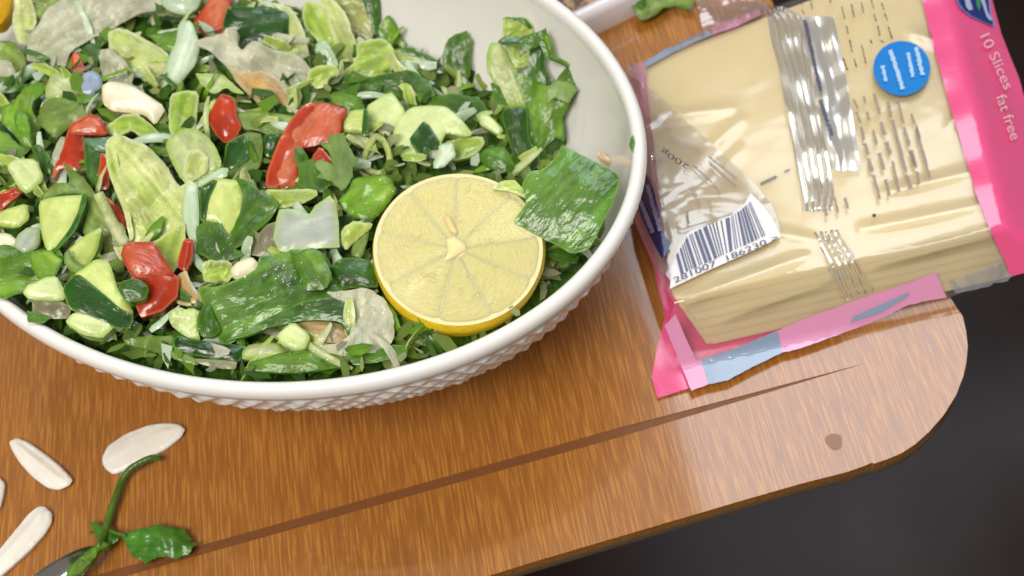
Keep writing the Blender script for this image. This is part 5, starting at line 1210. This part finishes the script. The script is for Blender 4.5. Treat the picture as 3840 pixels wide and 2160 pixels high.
for s_ in (0, 1):
    for j in range(NR + 1):
        r = j / NR
        for i in range(NA):
            a = i / NA * math.tau
            ww = 1 - .18 * math.cos(a) * (1 if math.cos(a) > 0 else .3)
            p = ax_ * (r * math.cos(a)) + ay_ * (r * math.sin(a) * ww)
            vs.append((p.x, p.y, .005 - .0062 * (1 - r * r) - s_ * .0012 * (1 if j < NR else .6)))
b1 = (NR + 1) * NA
for j in range(NR):
    for i in range(NA):
        a, b, c, d = j * NA + i, j * NA + (i + 1) % NA, (j + 1) * NA + (i + 1) % NA, (j + 1) * NA + i
        fs.append((a, b, c, d)); fs.append((d + b1, c + b1, b + b1, a + b1))
for i in range(NA):
    a, b = NR * NA + i, NR * NA + (i + 1) % NA
    fs.append((a, a + b1, b + b1, b))
o = link('bowl', mesh('bowl', vs, fs), STEEL, spoon)
hd = -ax_.normalized(); hs = Vector((-hd.y, hd.x, 0)); e0 = hd * ax_.length * .96
hv = []
for t, wd, zz in ((0, .0055, .004), (.02, .0035, .009), (.06, .0032, .012), (.11, .005, .008), (.14, .0065, .002)):
    for sg in (1, -1):
        for dz in (0, -.0016): p = e0 + hd * t + hs * sg * wd; hv.append((p.x, p.y, zz + dz))
hf = []
for i in range(4):
    k = i * 4; hf += [(k, k + 2, k + 6, k + 4), (k + 1, k + 5, k + 7, k + 3), (k, k + 4, k + 5, k + 1), (k + 2, k + 3, k + 7, k + 6)]
link('handle', mesh('handle', hv, hf), STEEL, spoon)
for poly, mt, lb, up in (([(1480, 1300), (1560, 1120), (1700, 960), (1900, 830), (2080, 620), (2180, 520), (2350, 470), (2520, 560), (2450, 620), (2330, 700), (2230, 850), (2150, 1010), (1950, 1160), (1750, 1300)], FM, 'wet green parsley clump lying on the spoon', .009),
                         ([(1620, 1290), (1720, 1060), (1880, 900), (1960, 1000), (2060, 850), (2150, 880), (2080, 1040), (1900, 1180)], FO, 'lighter wet scrap on top of the parsley clump on the spoon', .011)):
    piece('parsley_leaf', lb, 'parsley', 'parsley on the spoon', 'SP', poly, mt, z=up, th=.002, dome=.0012, edge=.002, wr=.0014, freq=160, jag=1.2, smooth=0, step=8)
# ---------------------------------------------------------------- things at the top edge
a, b = onz(*px('TP', [(300, 345)])[0], .014), onz(*px('TP', [(1900, -440)])[0], .014)
dirr = (b - a).normalized(); nrm = Vector((-dirr.y, dirr.x, 0))
if nrm.x > 0: nrm = -nrm
tray = empty('white_tray', (a.x, a.y, 0)); tag(tray, 'white tray edge showing behind the bowl at the top', 'tray')
prof = [(0.0012, .0), (.0, .012), (.0012, .0152), (.004, .0165), (.0068, .0152), (.0078, .012), (.012, .004), (.10, .004), (.10, .0)]
vs = []; K_ = 12
for i in range(K_ + 1):
    p = a + dirr * ((b - a).length * i / K_)
    for d, z in prof: q = p + nrm * d; vs.append((q.x - a.x, q.y - a.y, z))
n9 = len(prof)
fs = [(i * n9 + j, (i + 1) * n9 + j, (i + 1) * n9 + j + 1, i * n9 + j + 1) for i in range(K_) for j in range(n9 - 1)]
me = mesh('rim', vs, fs); me.flip_normals()
link('rim', me, simple('tray_white', (.78, .76, .80, 1), .2, coat=.3), tray)
def mott():
    mt, nt, b_, out = newmat('mottled_crust'); L = nt.links.new
    tc = nd(nt, 'ShaderNodeTexCoord'); n = nd(nt, 'ShaderNodeTexNoise'); n.inputs['Scale'].default_value = 260; n.inputs['Detail'].default_value = 3
    L(tc.outputs['Object'], n.inputs['Vector']); rp = nd(nt, 'ShaderNodeValToRGB'); e = rp.color_ramp.elements
    e[0].position = .4; e[0].color = lin((96, 66, 62)) + (1,); e[1].position = .6; e[1].color = lin((176, 148, 112)) + (1,)
    L(n.outputs['Fac'], rp.inputs['Fac']); L(rp.outputs['Color'], b_.inputs['Base Color']); b_.inputs['Roughness'].default_value = .6
    return mt
piece('bread', 'mottled brown and cream bread lying in the white tray', 'bread', None, 'TP', [(180, -160), (300, 0), (360, 60), (470, 145), (600, 100), (790, 10), (1000, -90), (1000, -200)], mott(), z=.013, th=.008, dome=.002, edge=.003, wr=.001, freq=300)
piece('lettuce_leaf', 'olive green lettuce leaf lying on the bare table at the top', 'lettuce', None, 'TP', [(1000, 70), (1060, 95), (1110, 130), (1165, 210), (1230, 205), (1325, 172), (1420, 105), (1560, 30), (1620, 32), (1720, 85), (1765, 40), (1770, -90), (1100, -90)], FO, z=.006, th=.0008, dome=.0015, edge=.004, wr=.0025, freq=90, parts=['blade', ('dark_patch', 'TP', [(1110, 60), (1170, 112), (1250, 115), (1275, 0), (1200, -40)], FD, dict(up=.001))])
wf = drape('wrapper', 'TP', [(1770, -120), (1790, 60), (1820, 160), (1858, 318), (2000, 310), (2300, 200), (2520, 130), (2520, -120)], film('wrapper_film', (.55, .40, .34, 1), .30, 1.6, .12, .8, 60, fmin=.07), zf=lambda x, y: .006, wr=.004, freq=70, step=20, parent=False)
cen = sum((v_.co for v_ in wf.data.vertices), Vector()) / len(wf.data.vertices)
wf.data.transform(Matrix.Translation(-cen)); wf.location = cen
tag(wf, 'crumpled clear plastic wrapper behind the cheese packet at the top', 'wrapper')
